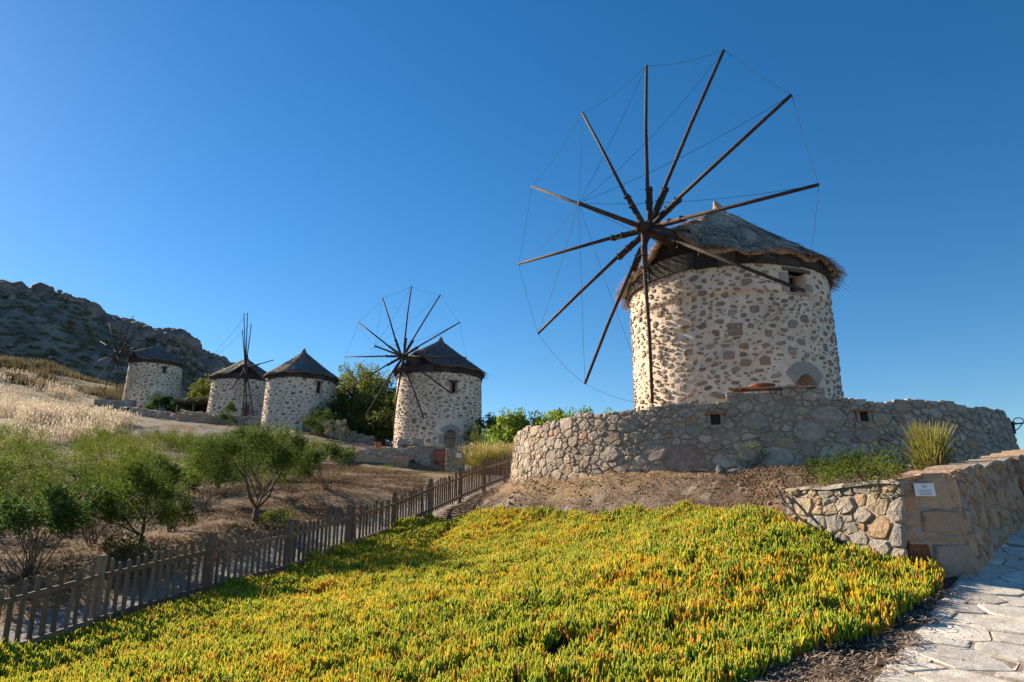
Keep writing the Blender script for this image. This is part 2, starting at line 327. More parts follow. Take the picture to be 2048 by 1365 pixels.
ICE = [(-7.75, 3.0), (-6.70, 6.0), (-5.45, 9.45), (-2.70, 17.5), (-2.15, 18.5), (-1.0, 17.75), (.2, 16.4), (.85, 15.75), (1.25, 15.0), (1.7, 13.9), (2.3, 13.7), (2.62, 13.15),
       (3.15, 12.3), (3.4, 11.7), (3.42, 10.9), (3.3, 10.2), (3.42, 9.5), (3.35, 8.9), (3.45, 8.5), (4.02, 7.35), (4.62, 7.25), (4.44, 6.92), (3.74, 6.54), (3.10, 5.98), (2.56, 5.58), (2.12, 5.48), (1.82, 5.22), (1.42, 5.0), (.6, 4.6), (-.6, 3.0)]
GRASS = [(-27, 35), (-25.5, 42), (-26.5, 46.5), (-29, 52), (-36, 60), (-47, 73), (-57, 87), (-76, 96), (-84, 72), (-60, 52), (-40, 34)]

xs = np.concatenate([-np.geomspace(1500, 130, 10), np.arange(-110, -16, 1.4), np.arange(-16, 14, .15), np.arange(14, 40, .8), np.geomspace(42, 1500, 16)])
ys = np.concatenate([-np.geomspace(1200, 10, 10), np.arange(-8, 2, .6), np.arange(2, 27, .15), np.arange(27, 60, .45), np.arange(60, 125, 1.1), np.geomspace(128, 2500, 18)])
X, Y = np.meshgrid(xs, ys); Zg = ground_z(X, Y)
nx, ny = len(xs), len(ys)
ii, jj = np.meshgrid(np.arange(nx-1), np.arange(ny-1)); b0 = (jj*nx+ii).ravel()
Fg = np.stack([b0, b0+1, b0+nx+1, b0+nx], 1)
x, y = X.ravel(), Y.ravel(); fo = fence_off(x, y); dist = np.hypot(x, y)
def blend(c, c2, k): return c*(1-k)[:, None] + np.array(c2)[None, :]*k[:, None]
col = np.tile(np.array([[.19, .12, .07]]), (len(x), 1))
garden = (1-sm(-1.4, -.9, fo))*(1-sm(36, 42, y))
nz1 = fbm(x*.8, y*.8, 5); nz2 = fbm(x*.25, y*.25, 15); nz3 = fbm(x*2.6, y*2.6, 25)
col = blend(col, (.24, .155, .085), garden*sm(.40, .62, nz1))
col = blend(col, (.10, .066, .04), garden*sm(.50, .66, nz2)*.9)
gravel = sm(-1.6, -1.25, fo)*(1-sm(-.1, .2, fo))
col = blend(col, (.25, .23, .205), gravel)
ring = np.hypot(x-MC[0], y-MC[1])
mound = sm(.0, .3, fo)*(1-sm(20, 26, y))*sm(2, 5, y)
col = blend(col, (.15, .10, .066), mound); col = blend(col, (.215, .155, .108), mound*sm(.46, .6, nz1)); col = blend(col, (.30, .265, .225), mound*sm(.58, .68, nz3)*.7); col = blend(col, (.10, .065, .042), mound*sm(.55, .62, fbm(x*3.7, y*3.7, 35))*.8)
col = blend(col, (.32, .21, .115), mound*(1-sm(.25, .8, np.abs(ring-6.9)))*.8)
col = blend(col, (.085, .06, .04), in_poly(x, y, ICE).astype(float)*.9)
upper = sm(34, 44, dist)
col = blend(col, (.135, .10, .058), upper); col = blend(col, (.135, .12, .115), upper*sm(.40, .5, nz2)*.95)
col = blend(col, (.09, .07, .042), upper*sm(.46, .62, nz1)*.7); col = blend(col, (.20, .18, .17), upper*sm(.52, .64, nz3)*.6)
lawn = sm(24, 30, y)*(1-sm(46, 60, y))*sm(-10, -5, x); col = blend(col, (.20, .165, .085), lawn*.7)
col = blend(col, (.24, .18, .10), in_poly(x, y, GRASS).astype(float))
hillm = sm(70, 95, dist)*(x < -30); col = blend(col, (.125, .10, .05), hillm*1.0); col = blend(col, (.36, .27, .14), hillm*sm(.52, .66, nz2))
col = blend(col, (.12, .13, .07), sm(150, 300, dist))
ground = mesh('ground', np.stack([x, y, Zg.ravel()], 1), Fg, M['ground'], None, True, col=col); kind(ground, 'structure')

# raised floor round the big mill, behind its parapet
mb = MB(); mb.lathe((MC[0], MC[1], 0), [(6.45, .6), (6.45, 1.84)], 64)
o = mb.build('terrace_floor', M['joint']); kind(o, 'structure')

# far rocky mountain
RIDGE = [(-100, 13.5), (-70, 15.6), (-55, 16.1), (-45, 15.9), (-38.4, 15.54), (-36.7, 15.62), (-34.9, 15.57), (-33.7, 15.2), (-32.8, 14.88), (-31.7, 14.4), (-29.6, 14.1), (-28.5, 13.7), (-27.5, 14.0), (-26.5, 13.8), (-25.7, 13.2), (-24.8, 12.5), (-23.8, 12.1), (-22.6, 11.6), (-20.3, 10.7), (-16, 9.0), (-10, 6.0), (-4, 2.5), (2, 0)]
na, nr = 300, 110
az = np.radians(np.linspace(-98, 0, na)); tt = np.linspace(0, 1.35, nr)
A, T = np.meshgrid(az, tt)
rel = np.interp(np.degrees(A), [p[0] for p in RIDGE], [p[1] for p in RIDGE])
RNG = 175 + 160*T
zr = np.tan(np.radians(rel))*335
zb = 12 - 18*sm(-.5, 0, A)
prof = np.where(T < 1, (.35*T + .65*T**1.6), 1 - (T-1)*1.1)
mx_, my_ = RNG*np.sin(A), RNG*np.cos(A)
crag = np.abs(fbm(mx_*.045, my_*.045, 31, 5)-.47)*2
Zm = zb + (zr-zb)*prof + (fbm(mx_*.02, my_*.02, 41)-.47)*9*np.minimum(T*2, 1)*(T < 1.0) - crag*5*sm(.3, .9, T)
ii, jj = np.meshgrid(np.arange(na-1), np.arange(nr-1)); b0 = (jj*na+ii).ravel()
hill = mesh('hill', np.stack([mx_.ravel(), my_.ravel(), Zm.ravel()], 1), np.stack([b0, b0+1, b0+na+1, b0+na], 1), M['mountain'], None, True); kind(hill, 'structure')
def icorock(seed, sub=2, rough=.28):
    import bmesh
    bm = bmesh.new(); bmesh.ops.create_icosphere(bm, subdivisions=sub, radius=1)
    rr = random.Random(seed); D = [Vector((rr.uniform(-1, 1), rr.uniform(-1, 1), rr.uniform(-1, 1))).normalized() for _ in range(9)]
    H = [rr.uniform(.62, .95) for _ in D]
    for v in bm.verts:
        p = v.co.normalized(); s = 1.0
        for d, h in zip(D, H):
            q = p.dot(d)
            if q > 1e-3: s = min(s, h/q)
        v.co = p*s*(1+rr.uniform(-.5, .5)*rough*.25)
    V = [tuple(v.co) for v in bm.verts]; F = [tuple(v.index for v in f.verts) for f in bm.faces]; bm.free()
    return np.array(V), np.array(F)
ROCKS = [icorock(s, 2) for s in range(8)]
RV = []; RF = []; RA = []; nb = 0; bl = []
for k in range(1100):
    a = math.radians(R.uniform(-44, -19)); t_ = min(1.0, R.choice([R.uniform(.93, 1.0), R.uniform(.6, 1.0), R.uniform(.25, .9)]))
    cz = float(np.interp(math.degrees(a), [p[0] for p in RIDGE], [p[1] for p in RIDGE]))
    rng_ = 175+160*t_; px_, py_ = rng_*math.sin(a), rng_*math.cos(a)
    zb_ = 12; zz = zb_ + (math.tan(math.radians(cz))*335-zb_)*(.35*t_+.65*t_**1.6)
    sz = R.uniform(.8, 2.7)*(.5+.7*t_)
    if t_ < .8: sz *= .45
    if R.random() < .12 and t_ > .85: sz *= 1.6
    Mx = Matrix.Translation((px_, py_, zz-sz*.55)) @ Matrix.Rotation(R.uniform(0, 6.3), 4, 'Z') @ Matrix.Rotation(R.uniform(-.4, .4), 4, 'X') @ Matrix.Diagonal((sz*R.uniform(.8, 1.5), sz*R.uniform(.8, 1.3), sz*R.uniform(.7, 1.15), 1))
    bl.append((sz, Mx))
bl.sort(key=lambda q: -q[0])
rm = [raw('boulder', v, f, rnd=np.full(len(v), (i+.5)/8)) for i, (v, f) in enumerate(ROCKS)]
for m_ in rm: m_.materials.append(M['mountain_rock'])
for k, (sz, Mx) in enumerate(bl):
    i = k % 8
    if k < 110: place('boulder', rm[i], Mx, hill)
    else:
        v = np.c_[ROCKS[i][0], np.ones(len(ROCKS[i][0]))] @ np.array(Mx).T
        RV.append(v[:, :3]); RF.append(ROCKS[i][1]+nb); RA.append(np.full(len(v), R.random())); nb += len(v)
SV = np.random.RandomState(3)
SCR = []
kind(mesh('scree_rocks', np.vstack(RV), np.vstack(RF), M['mountain_rock'], hill, False, rnd=np.concatenate(RA)), 'stuff')

# ------------------------------------------------------------------ masonry: irregular stones packed in a wall's own (s, z) plane
def darts(rr, w, zlo, zhi, radii, k, taken=()):
    P = [(s, z*k, r) for s, z, r in taken]
    for r, tries in radii:
        for _ in range(tries):
            s = rr.uniform(0, w); a, b = zlo(s), zhi(s)
            if b-a < .05: continue
            z = rr.uniform(a, b)*k; q = r*rr.uniform(.8, 1.2)
            if all((s-p[0])**2+(z-p[1])**2 > (.93*(q+p[2]))**2 for p in P): P.append((s, z, q))
    return P
def clip(poly, a, b, c):
    out = []; n = len(poly)
    for i in range(n):
        p, q = poly[i], poly[(i+1) % n]; dp, dq = a*p[0]+b*p[1]-c, a*q[0]+b*q[1]-c
        if dp <= 0: out.append(p)
        if (dp < 0 < dq) or (dq < 0 < dp):
            t = dp/(dp-dq); out.append((p[0]+t*(q[0]-p[0]), p[1]+t*(q[1]-p[1])))
    return out
def cells(P, w, zlo, zhi, k, gap):
    out = []
    for i, (s, z, r) in enumerate(P):
        m = r*1.9
        poly = [(s-m, z-m), (s+m, z-m), (s+m, z+m), (s-m, z+m)]
        for j, (s2, z2, r2) in enumerate(P):
            if i == j or (s2-s)**2+(z2-z)**2 > (m*1.5+r2*1.9)**2: continue
            poly = clip(poly, 2*(s2-s), 2*(z2-z), s2*s2+z2*z2-s*s-z*z+r*r-r2*r2)
            if len(poly) < 3: break
        if len(poly) < 3: continue
        poly = clip(poly, 0, -1, -zlo(s)*k); poly = clip(poly, 0, 1, zhi(s)*k) if len(poly) > 2 else poly
        poly = clip(poly, -1, 0, 0) if len(poly) > 2 else poly
        poly = clip(poly, 1, 0, w) if len(poly) > 2 else poly
        if len(poly) < 3: continue
        poly = [(p[0], p[1]/k) for p in poly]
        cx = sum(p[0] for p in poly)/len(poly); cz = sum(p[1] for p in poly)/len(poly)
        rad = sum(math.hypot(p[0]-cx, p[1]-cz) for p in poly)/len(poly)
        if rad < gap*1.5: continue
        f = 1-gap/rad
        poly = [(cx+(p[0]-cx)*f, cz+(p[1]-cz)*f) for p in poly]
        out.append((cx, cz, rad, poly))
    return out
def chaikin(poly, c=.11):
    o = []
    for i in range(len(poly)):
        p, q = poly[i], poly[(i+1) % len(poly)]; L = math.hypot(q[0]-p[0], q[1]-p[1])
        if L < .02: o.append(((p[0]+q[0])/2, (p[1]+q[1])/2)); continue
        o.append((p[0]+(q[0]-p[0])*c, p[1]+(q[1]-p[1])*c)); o.append((p[0]+(q[0]-p[0])*(1-c), p[1]+(q[1]-p[1])*(1-c)))
    return o
def stone_geo(rr, c, map3, proud, back=.04, rough=.25, inset=.87):
    cx, cz, rad, poly = c; poly = chaikin(poly); n = len(poly)
    pr = proud*rr.uniform(.45, 1.35); tx, tz = rr.uniform(-.25, .25)*rough, rr.uniform(-.25, .25)*rough
    V = []
    for p in poly: V.append(map3(p[0], p[1], -back))
    for p in poly: V.append(map3(p[0], p[1], pr*.35))
    for p in poly:
        q = inset*rr.uniform(.92, 1.06); dx, dz = (p[0]-cx)*q, (p[1]-cz)*q
        V.append(map3(cx+dx, cz+dz, pr*rr.uniform(1-rough, 1+rough*.6)+dx*tx+dz*tz))
    V.append(map3(cx, cz, pr*rr.uniform(1-rough*.5, 1+rough)))
    F = []
    for i in range(n):
        j = (i+1) % n
        F += [(i, j, n+j, n+i), (n+i, n+j, 2*n+j, 2*n+i), (2*n+i, 2*n+j, 3*n)]
    return V, F
def masonry(root, w, zlo, zhi, map3, radii, matn, seed, k=1.45, gap=.016, proud=.045, taken=(), holes=(), limit=300, name='stone', rough=.3, special=None, mass=None):
    rr = random.Random(seed); P = darts(rr, w, zlo, zhi, radii, k, taken); C = cells(P, w, zlo, zhi, k, gap)
    C = [c for c in C if not any(a-.02 < c[0] < b+.02 and e-.02 < c[1] < f+.02 for a, b, e, f in holes)]
    C.sort(key=lambda c: -c[2]); big = MB()
    for n, c in enumerate(C):
        V, F = stone_geo(rr, c, map3, proud, rough=rough)
        if n < limit:
            m_ = M[matn]
            if special:
                q = special(c)
                if q: m_ = M[q]
            mesh(name, V, F, m_, root)
        else: big.add(V, F, rr.random())
    if big.V: kind(big.build('small_stones', M[mass or 'rubble_mass'], root), 'stuff')
    return C
def core(root, s_list, zlo, zhi, map3, thick, matn, name='mortar_core'):
    """mortar body of a wall: front, top and back"""
    V = []; F = []
    for s in s_list:
        a, b = zlo(s), zhi(s)
        V += [map3(s, a, 0), map3(s, a+(b-a)*.5, 0), map3(s, b-.015, 0), map3(s, b-.0, -thick*.5), map3(s, b-.015, -thick), map3(s, a, -thick)]
    for i in range(len(s_list)-1):
        for j in range(5): F.append((i*6+j, (i+1)*6+j, (i+1)*6+j+1, i*6+j+1))
    n = (len(s_list)-1)*6; F.append((5, 4, 3, 2, 1, 0)); F.append(tuple(n+j for j in range(6)))
    return mesh(name, V, F, M[matn], root)

# ------------------------------------------------------------------ curved parapet wall of the terrace
TH0 = 198.18; A0, A1 = 86.0, -92.0                         # from its left end round to the right
def ring_map(s, z, d):
    th = math.radians(TH0 + A0 - math.degrees(s/6.7)); r = 6.86 - .17*(z-.9)/1.5 + d
    return Vector((MC[0]+r*math.sin(th), MC[1]+r*math.cos(th), z))
wlen = 6.7*math.radians(A0-A1)
def sa(a): return 6.7*math.radians(A0-a)
def rz0(s): return .72
def rz1(s):
    a = A0-math.degrees(s/6.7); z = 2.40 + .035*math.sin(s*2.3) + .03*math.sin(s*5.1+1)
    if -14.4 < a < .6: z += .21
    return z
tw = thing('terrace_wall', 'curved grey rubble stone parapet wall ringing the large windmill', 'wall', (MC[0], MC[1], .9))
HOLES = [(sa(4.3), sa(2.6), 1.90, 2.12), (sa(-21.0), sa(-22.5), 1.91, 2.11)]
pre = [(sa(9.5), 1.20, .46), (sa(-6), 1.18, .34), (sa(-16), 1.2, .36), (sa(-12), 1.72, .34), (sa(-3), 1.95, .27), (sa(-15.5), 2.0, .36), (sa(24), 1.4, .26), (sa(20), 2.05, .27), (sa(-21.5), 1.62, .24), (sa(14.5), 1.38, .28)]
pre_h = [((a+b)/2, (e+f)/2, .17) for a, b, e, f in HOLES]
core(tw, [wlen*i/150 for i in range(151)], rz0, lambda s: rz1(s)-.02, ring_map, .42, 'mortar')
def tw_special(c):
    if abs(c[0]-sa(9.5)) < .25 and c[2] > .3: return 'red_boulder'
masonry(tw, wlen, rz0, rz1, ring_map, [(.25, 14), (.19, 90), (.145, 420), (.105, 1100), (.075, 2600), (.05, 2600)], 'rubble', 5, gap=.016, proud=.034, taken=pre+pre_h, holes=HOLES, special=tw_special)
for hx, (a, b, e, f) in enumerate(HOLES):
    mb = MB(); V = [ring_map(a, e, .03), ring_map(b, e, .03), ring_map(b, f, .03), ring_map(a, f, .03), ring_map(a, e, .005), ring_map(b, e, .005), ring_map(b, f, .005), ring_map(a, f, .005)]
    mb.add(V[4:], [(0, 1, 2, 3)]); mb.build('drain_hole', M['void'], tw)
    mb = MB()
    for q0, q1, w0, w1, t_ in ((a-.06, a, e-.03, f, .05), (b, b+.06, e-.03, f, .05), (a-.02, b+.02, e-.06, e, .04)):
        P8 = [ring_map(q, z, d) for d in (-.03, t_) for z in (w0, w1) for q in (q0, q1)]
        mb.add(P8, [(0, 1, 3, 2), (4, 6, 7, 5), (0, 4, 5, 1), (2, 3, 7, 6), (0, 2, 6, 4), (1, 5, 7, 3)])
    mb.build('hole_jamb', M['mortar'], tw)
    mb = MB(); P8 = [ring_map(q, z, d) for d in (-.03, .09) for z in (f, f+.05) for q in (a-.1, b+.1)]
    mb.add(P8, [(0, 1, 3, 2), (4, 6, 7, 5), (0, 4, 5, 1), (2, 3, 7, 6), (0, 2, 6, 4), (1, 5, 7, 3)]); mb.build('hole_lintel', M['terracotta'], tw)
# tiles along the raised part and loose capping
for q in range(9):
    s0 = sa(.5)+q*.195; mb = MB(); z = 2.625+.008*R.random()
    P8 = [ring_map(q_, zz, d) for d in (-.30, .07+.03*R.random()) for zz in (z, z+.035) for q_ in (s0, s0+.185)]
    mb.add(P8, [(0, 1, 3, 2), (4, 6, 7, 5), (0, 4, 5, 1), (2, 3, 7, 6), (0, 2, 6, 4), (1, 5, 7, 3)]); mb.build('capping_tile', M['terracotta'] if q in (0, 1, 6) else M['ochre_stone'], tw)
mb = MB(); P0 = ring_map(sa(84), 1.6, -.25); mb.box((P0.x-.02, P0.y+.55, 1.70), .55, .5, 1.62, .35); mb.build('end_pier', M['mortar'], tw)

# ------------------------------------------------------------------ low wall beside the paved path
LW = [((3.50, 8.72), -.25, .34), ((4.14, 7.44), -.75, .39), ((4.68, 7.37), -.85, .46), ((7.0, 9.52), -.35, .80), ((9.4, 11.95), .1, 1.18)]
lw = thing('low_wall', 'low ochre stone retaining wall with square corner beside the paved path', 'wall', (4.7, 7.5, -.55))
PANEL = []
for (p, za, zb2), (q, zc, zd) in zip(LW[:-1], LW[1:]):
    p_, q_ = Vector((p[0], p[1], 0)), Vector((q[0], q[1], 0)); d_ = (q_-p_).normalized(); p_ = p_-d_*.05; q_ = q_+d_*.05; L_ = (q_-p_).length; n_ = Vector((d_.y, -d_.x, 0))
    def mp_(s, z, d, p_=p_, d_=d_, n_=n_, za=za): return p_ + d_*s + n_*(d+.11-.13*(z-za)) + Vector((0, 0, z))
    PANEL.append((L_, lambda s, L_=L_, a=za, c=zc: a+(c-a)*s/L_, lambda s, L_=L_, a=zb2, c=zd: a+(c-a)*s/L_+.02*math.sin(s*7), mp_))
for k, (L_, lo, hi, mp_) in enumerate(PANEL):
    core(lw, [.05+(L_-.1)*i/30 for i in range(31)], lo, lambda s, hi=hi: hi(s)-.02, mp_, .42, 'wall_mortar')
masonry(lw, PANEL[0][0], PANEL[0][1], PANEL[0][2], PANEL[0][3], [(.15, 60), (.11, 200), (.075, 400), (.05, 500)], 'pale_stone', 21, k=1.3, gap=.010, proud=.03, rough=.5)
rr = random.Random(22)
for n, (s0, s1, z0, z1) in enumerate([(0, .21, .27, .40), (.22, .64, .09, .43), (.0, .20, .06, .255), (.03, .19, -.10, .045), (.20, .63, -.16, .075), (0, .11, -.24, -.115), (.125, .64, -.245, -.175), (.02, .235, -.60, -.26), (.25, .64, -.63, -.26), (0, .29, -.80, -.615), (.305, .64, -.84, -.645)]):
    j = lambda: rr.uniform(-.012, .012)
    poly = [(s0+.006+j(), z0+.006+j()), ((s0+s1)/2, z0+.006+j()*.6), (s1-.006+j(), z0+.006+j()), (s1-.006+j(), (z0+z1)/2), (s1-.006+j(), z1-.006+j()), ((s0+s1)/2+j()*3, z1-.006+j()*.6), (s0+.006+j(), z1-.006+j()), (s0+.006+j(), (z0+z1)/2)]
    Vs, Fs = stone_geo(rr, ((s0+s1)/2, (z0+z1)/2, .15, poly), PANEL[1][3], .022, rough=.3, inset=.93); mesh('stone', Vs, Fs, M['rust_stone' if n == 7 else 'ochre_stone'], lw)
masonry(lw, PANEL[2][0], PANEL[2][1], PANEL[2][2], PANEL[2][3], [(.12, 40), (.09, 320), (.065, 1000), (.045, 900)], 'ochre_stone', 23, k=1.0, gap=.008, proud=.03, rough=.65, limit=280)
masonry(lw, PANEL[3][0], PANEL[3][1], PANEL[3][2], PANEL[3][3], [(.16, 60), (.12, 200), (.09, 300)], 'ochre_stone', 24, k=1.0, gap=.012, proud=.05, rough=.45, limit=40)
# coping slabs on the wall's top
for k, (L_, lo, hi, mp_) in enumerate(PANEL):
    s = 0.0
    while s < L_-.05:
        w_ = min(R.uniform(.22, .45), L_-s); mb = MB(); h = R.uniform(.03, .055)
        P8 = [mp_(q, hi(q)-.03+zz, d+R.uniform(-.02, .02)) for d in (-.42, .045) for zz in (0, h) for q in (s+.006, s+w_-.006)]
        mb.add(P8, [(0, 1, 3, 2), (4, 6, 7, 5), (0, 4, 5, 1), (2, 3, 7, 6), (0, 2, 6, 4), (1, 5, 7, 3)]); mb.build('coping_stone', M['pale_stone' if k == 0 or R.random() < .4 else 'ochre_stone'], lw); s += w_
# planting bed behind the low wall
edge = [(3.28, 9.2, None)] + [(p[0]+(.05 if i < 2 else -.12), p[1]+.2, z-.05) for i, (p, _, z) in enumerate(LW)]
def bed_pt(i, f, t_):
    out = []
    for (ex, ey, ez) in (edge[i], edge[i+1]):
        v = Vector((ex-MC[0], ey-MC[1])); a = v.normalized()*6.9; px_, py_ = ex+(MC[0]+a.x-ex)*t_, ey+(MC[1]+a.y-ey)*t_; g = float(base_z(px_, py_)[0])
        out.append(Vector((px_, py_, max(ez+(.98-ez)*t_, g-.02) if ez is not None else g-.02)))
    p = out[0].lerp(out[1], f); k = min(1, t_*6)
    p.z += k*(.10*(float(fbm(p.x*2.4, p.y*2.4, 47))-.47)+.07*(float(vn(p.x*5, p.y*5, 49))-.5)); return p
V = []; F = []; nq = 34; n_r = 0
for i in range(len(edge)-1):
    for f in range(10):
        V.append(bed_pt(i, f/10, 0)-Vector((0, 0, 1.2))); V += [bed_pt(i, f/10, q/(nq-2)) for q in range(nq-1)]; n_r += 1
F = [(i*nq+j, (i+1)*nq+j, (i+1)*nq+j+1, i*nq+j+1) for i in range(n_r-1) for j in range(nq-1)]
bx = np.array([tuple(v) for v in V]); bn = fbm(bx[:, 0]*2.2, bx[:, 1]*2.2, 5)
bc = blend(np.tile([[.15, .10, .066]], (len(V), 1)), (.25, .18, .12), sm(.42, .6, bn)); bc = blend(bc, (.09, .06, .04), sm(.55, .64, fbm(bx[:, 0]*5, bx[:, 1]*5, 8)))
o = mesh('planting_bed', V, F, M['ground'], None, True, col=bc); kind(o, 'structure')

# ------------------------------------------------------------------ crazy-paved path
V = []; F = []
PU = np.array([.6745, .7382]); PV = np.array([.7382, -.6745]); P0 = np.array([2.20, 4.72])
ul = np.arange(-7, 11, .25); vl = np.arange(0, 3.01, .25)
def path_pt(u, v): 
    # follow the kerb line: straight, with a gentle bend to the right past the corner
    b = max(0.0, u-3.6); p = P0 + PU*u + PV*(v + b*b*.004); return p
for u in ul:
    for v in vl:
        p = path_pt(u, v); V.append((p[0], p[1], 0))
V = np.array(V); V[:, 2] = base_z(V[:, 0], V[:, 1])+.012
nv = len(vl); F = [(i*nv+j, i*nv+j+1, (i+1)*nv+j+1, (i+1)*nv+j) for i in range(len(ul)-1) for j in range(nv-1)]
pme = raw('path', V, F); pme.materials.append(M['joint']); path = bpy.data.objects.new('path', pme); COL.objects.link(path); kind(path, 'structure')
def path_map(s, z, d):
    p = path_pt(s-1.2, z); return (p[0], p[1], float(base_z(p[0], p[1])[0])+.014+d)
rr = random.Random(3); PP = darts(rr, 9.4, lambda s: .02, lambda s: 1.9, [(.21, 50), (.165, 260), (.12, 700), (.085, 1200), (.055, 1500)], .6)
for c in cells(PP, 9.4, lambda s: .01, lambda s: 1.9, .6, .015):
    Vs, Fs = stone_geo(rr, c, path_map, .007, back=.01, rough=.12, inset=.96); mesh('slab', Vs, Fs, M['slab'], path)

# ------------------------------------------------------------------ windmills
def blob(seed, n=9):
    rr = random.Random(seed); P = []
    sq = rr.uniform(1.7, 4.5)
    for i in range(n):
        t = 2*PI*(i+rr.uniform(-.25, .25))/n; c, s = math.cos(t), math.sin(t)
        q = 1/((abs(c)**sq+abs(s)**sq)**(1/sq))*rr.uniform(.66, 1.10); P.append((c*q, s*q))
    V = [(p[0], p[1], -.6) for p in P]+[(p[0], p[1], .4) for p in P]
    V += [(p[0]*.8, p[1]*.8, rr.uniform(.75, 1.2)) for p in P]
    F = []
    for i in range(n):
        j = (i+1) % n; F += [(i, j, n+j, n+i), (n+i, n+j, 2*n+j, 2*n+i)]
    F.append(tuple(range(2*n, 3*n)))
    return np.array(V), F
BLOBS = [blob(s) for s in range(40, 56)]
BMESH = []
for V, F in BLOBS:
    m_ = raw('stone', V, F); m_.materials.append(M['mill_stone']); BMESH.append(m_)

def cyl_pt(c, th, r, z): t = math.radians(th); return Vector((c[0]+r*math.sin(t), c[1]+r*math.cos(t), z))
def sector(c, th0, th1, r0, r1, z0, z1, n=4):
    """curved block between two radii"""
    V = []; F = []
    for i in range(n+1):
        th = th0+(th1-th0)*i/n
        V += [cyl_pt(c, th, r0, z0), cyl_pt(c, th, r1, z0), cyl_pt(c, th, r1, z1), cyl_pt(c, th, r0, z1)]
    for i in range(n):
        for j in range(4): F.append((i*4+j, i*4+(j+1) % 4, (i+1)*4+(j+1) % 4, (i+1)*4+j))
    F += [(3, 2, 1, 0), tuple(n*4+j for j in range(4))]
    return V, F

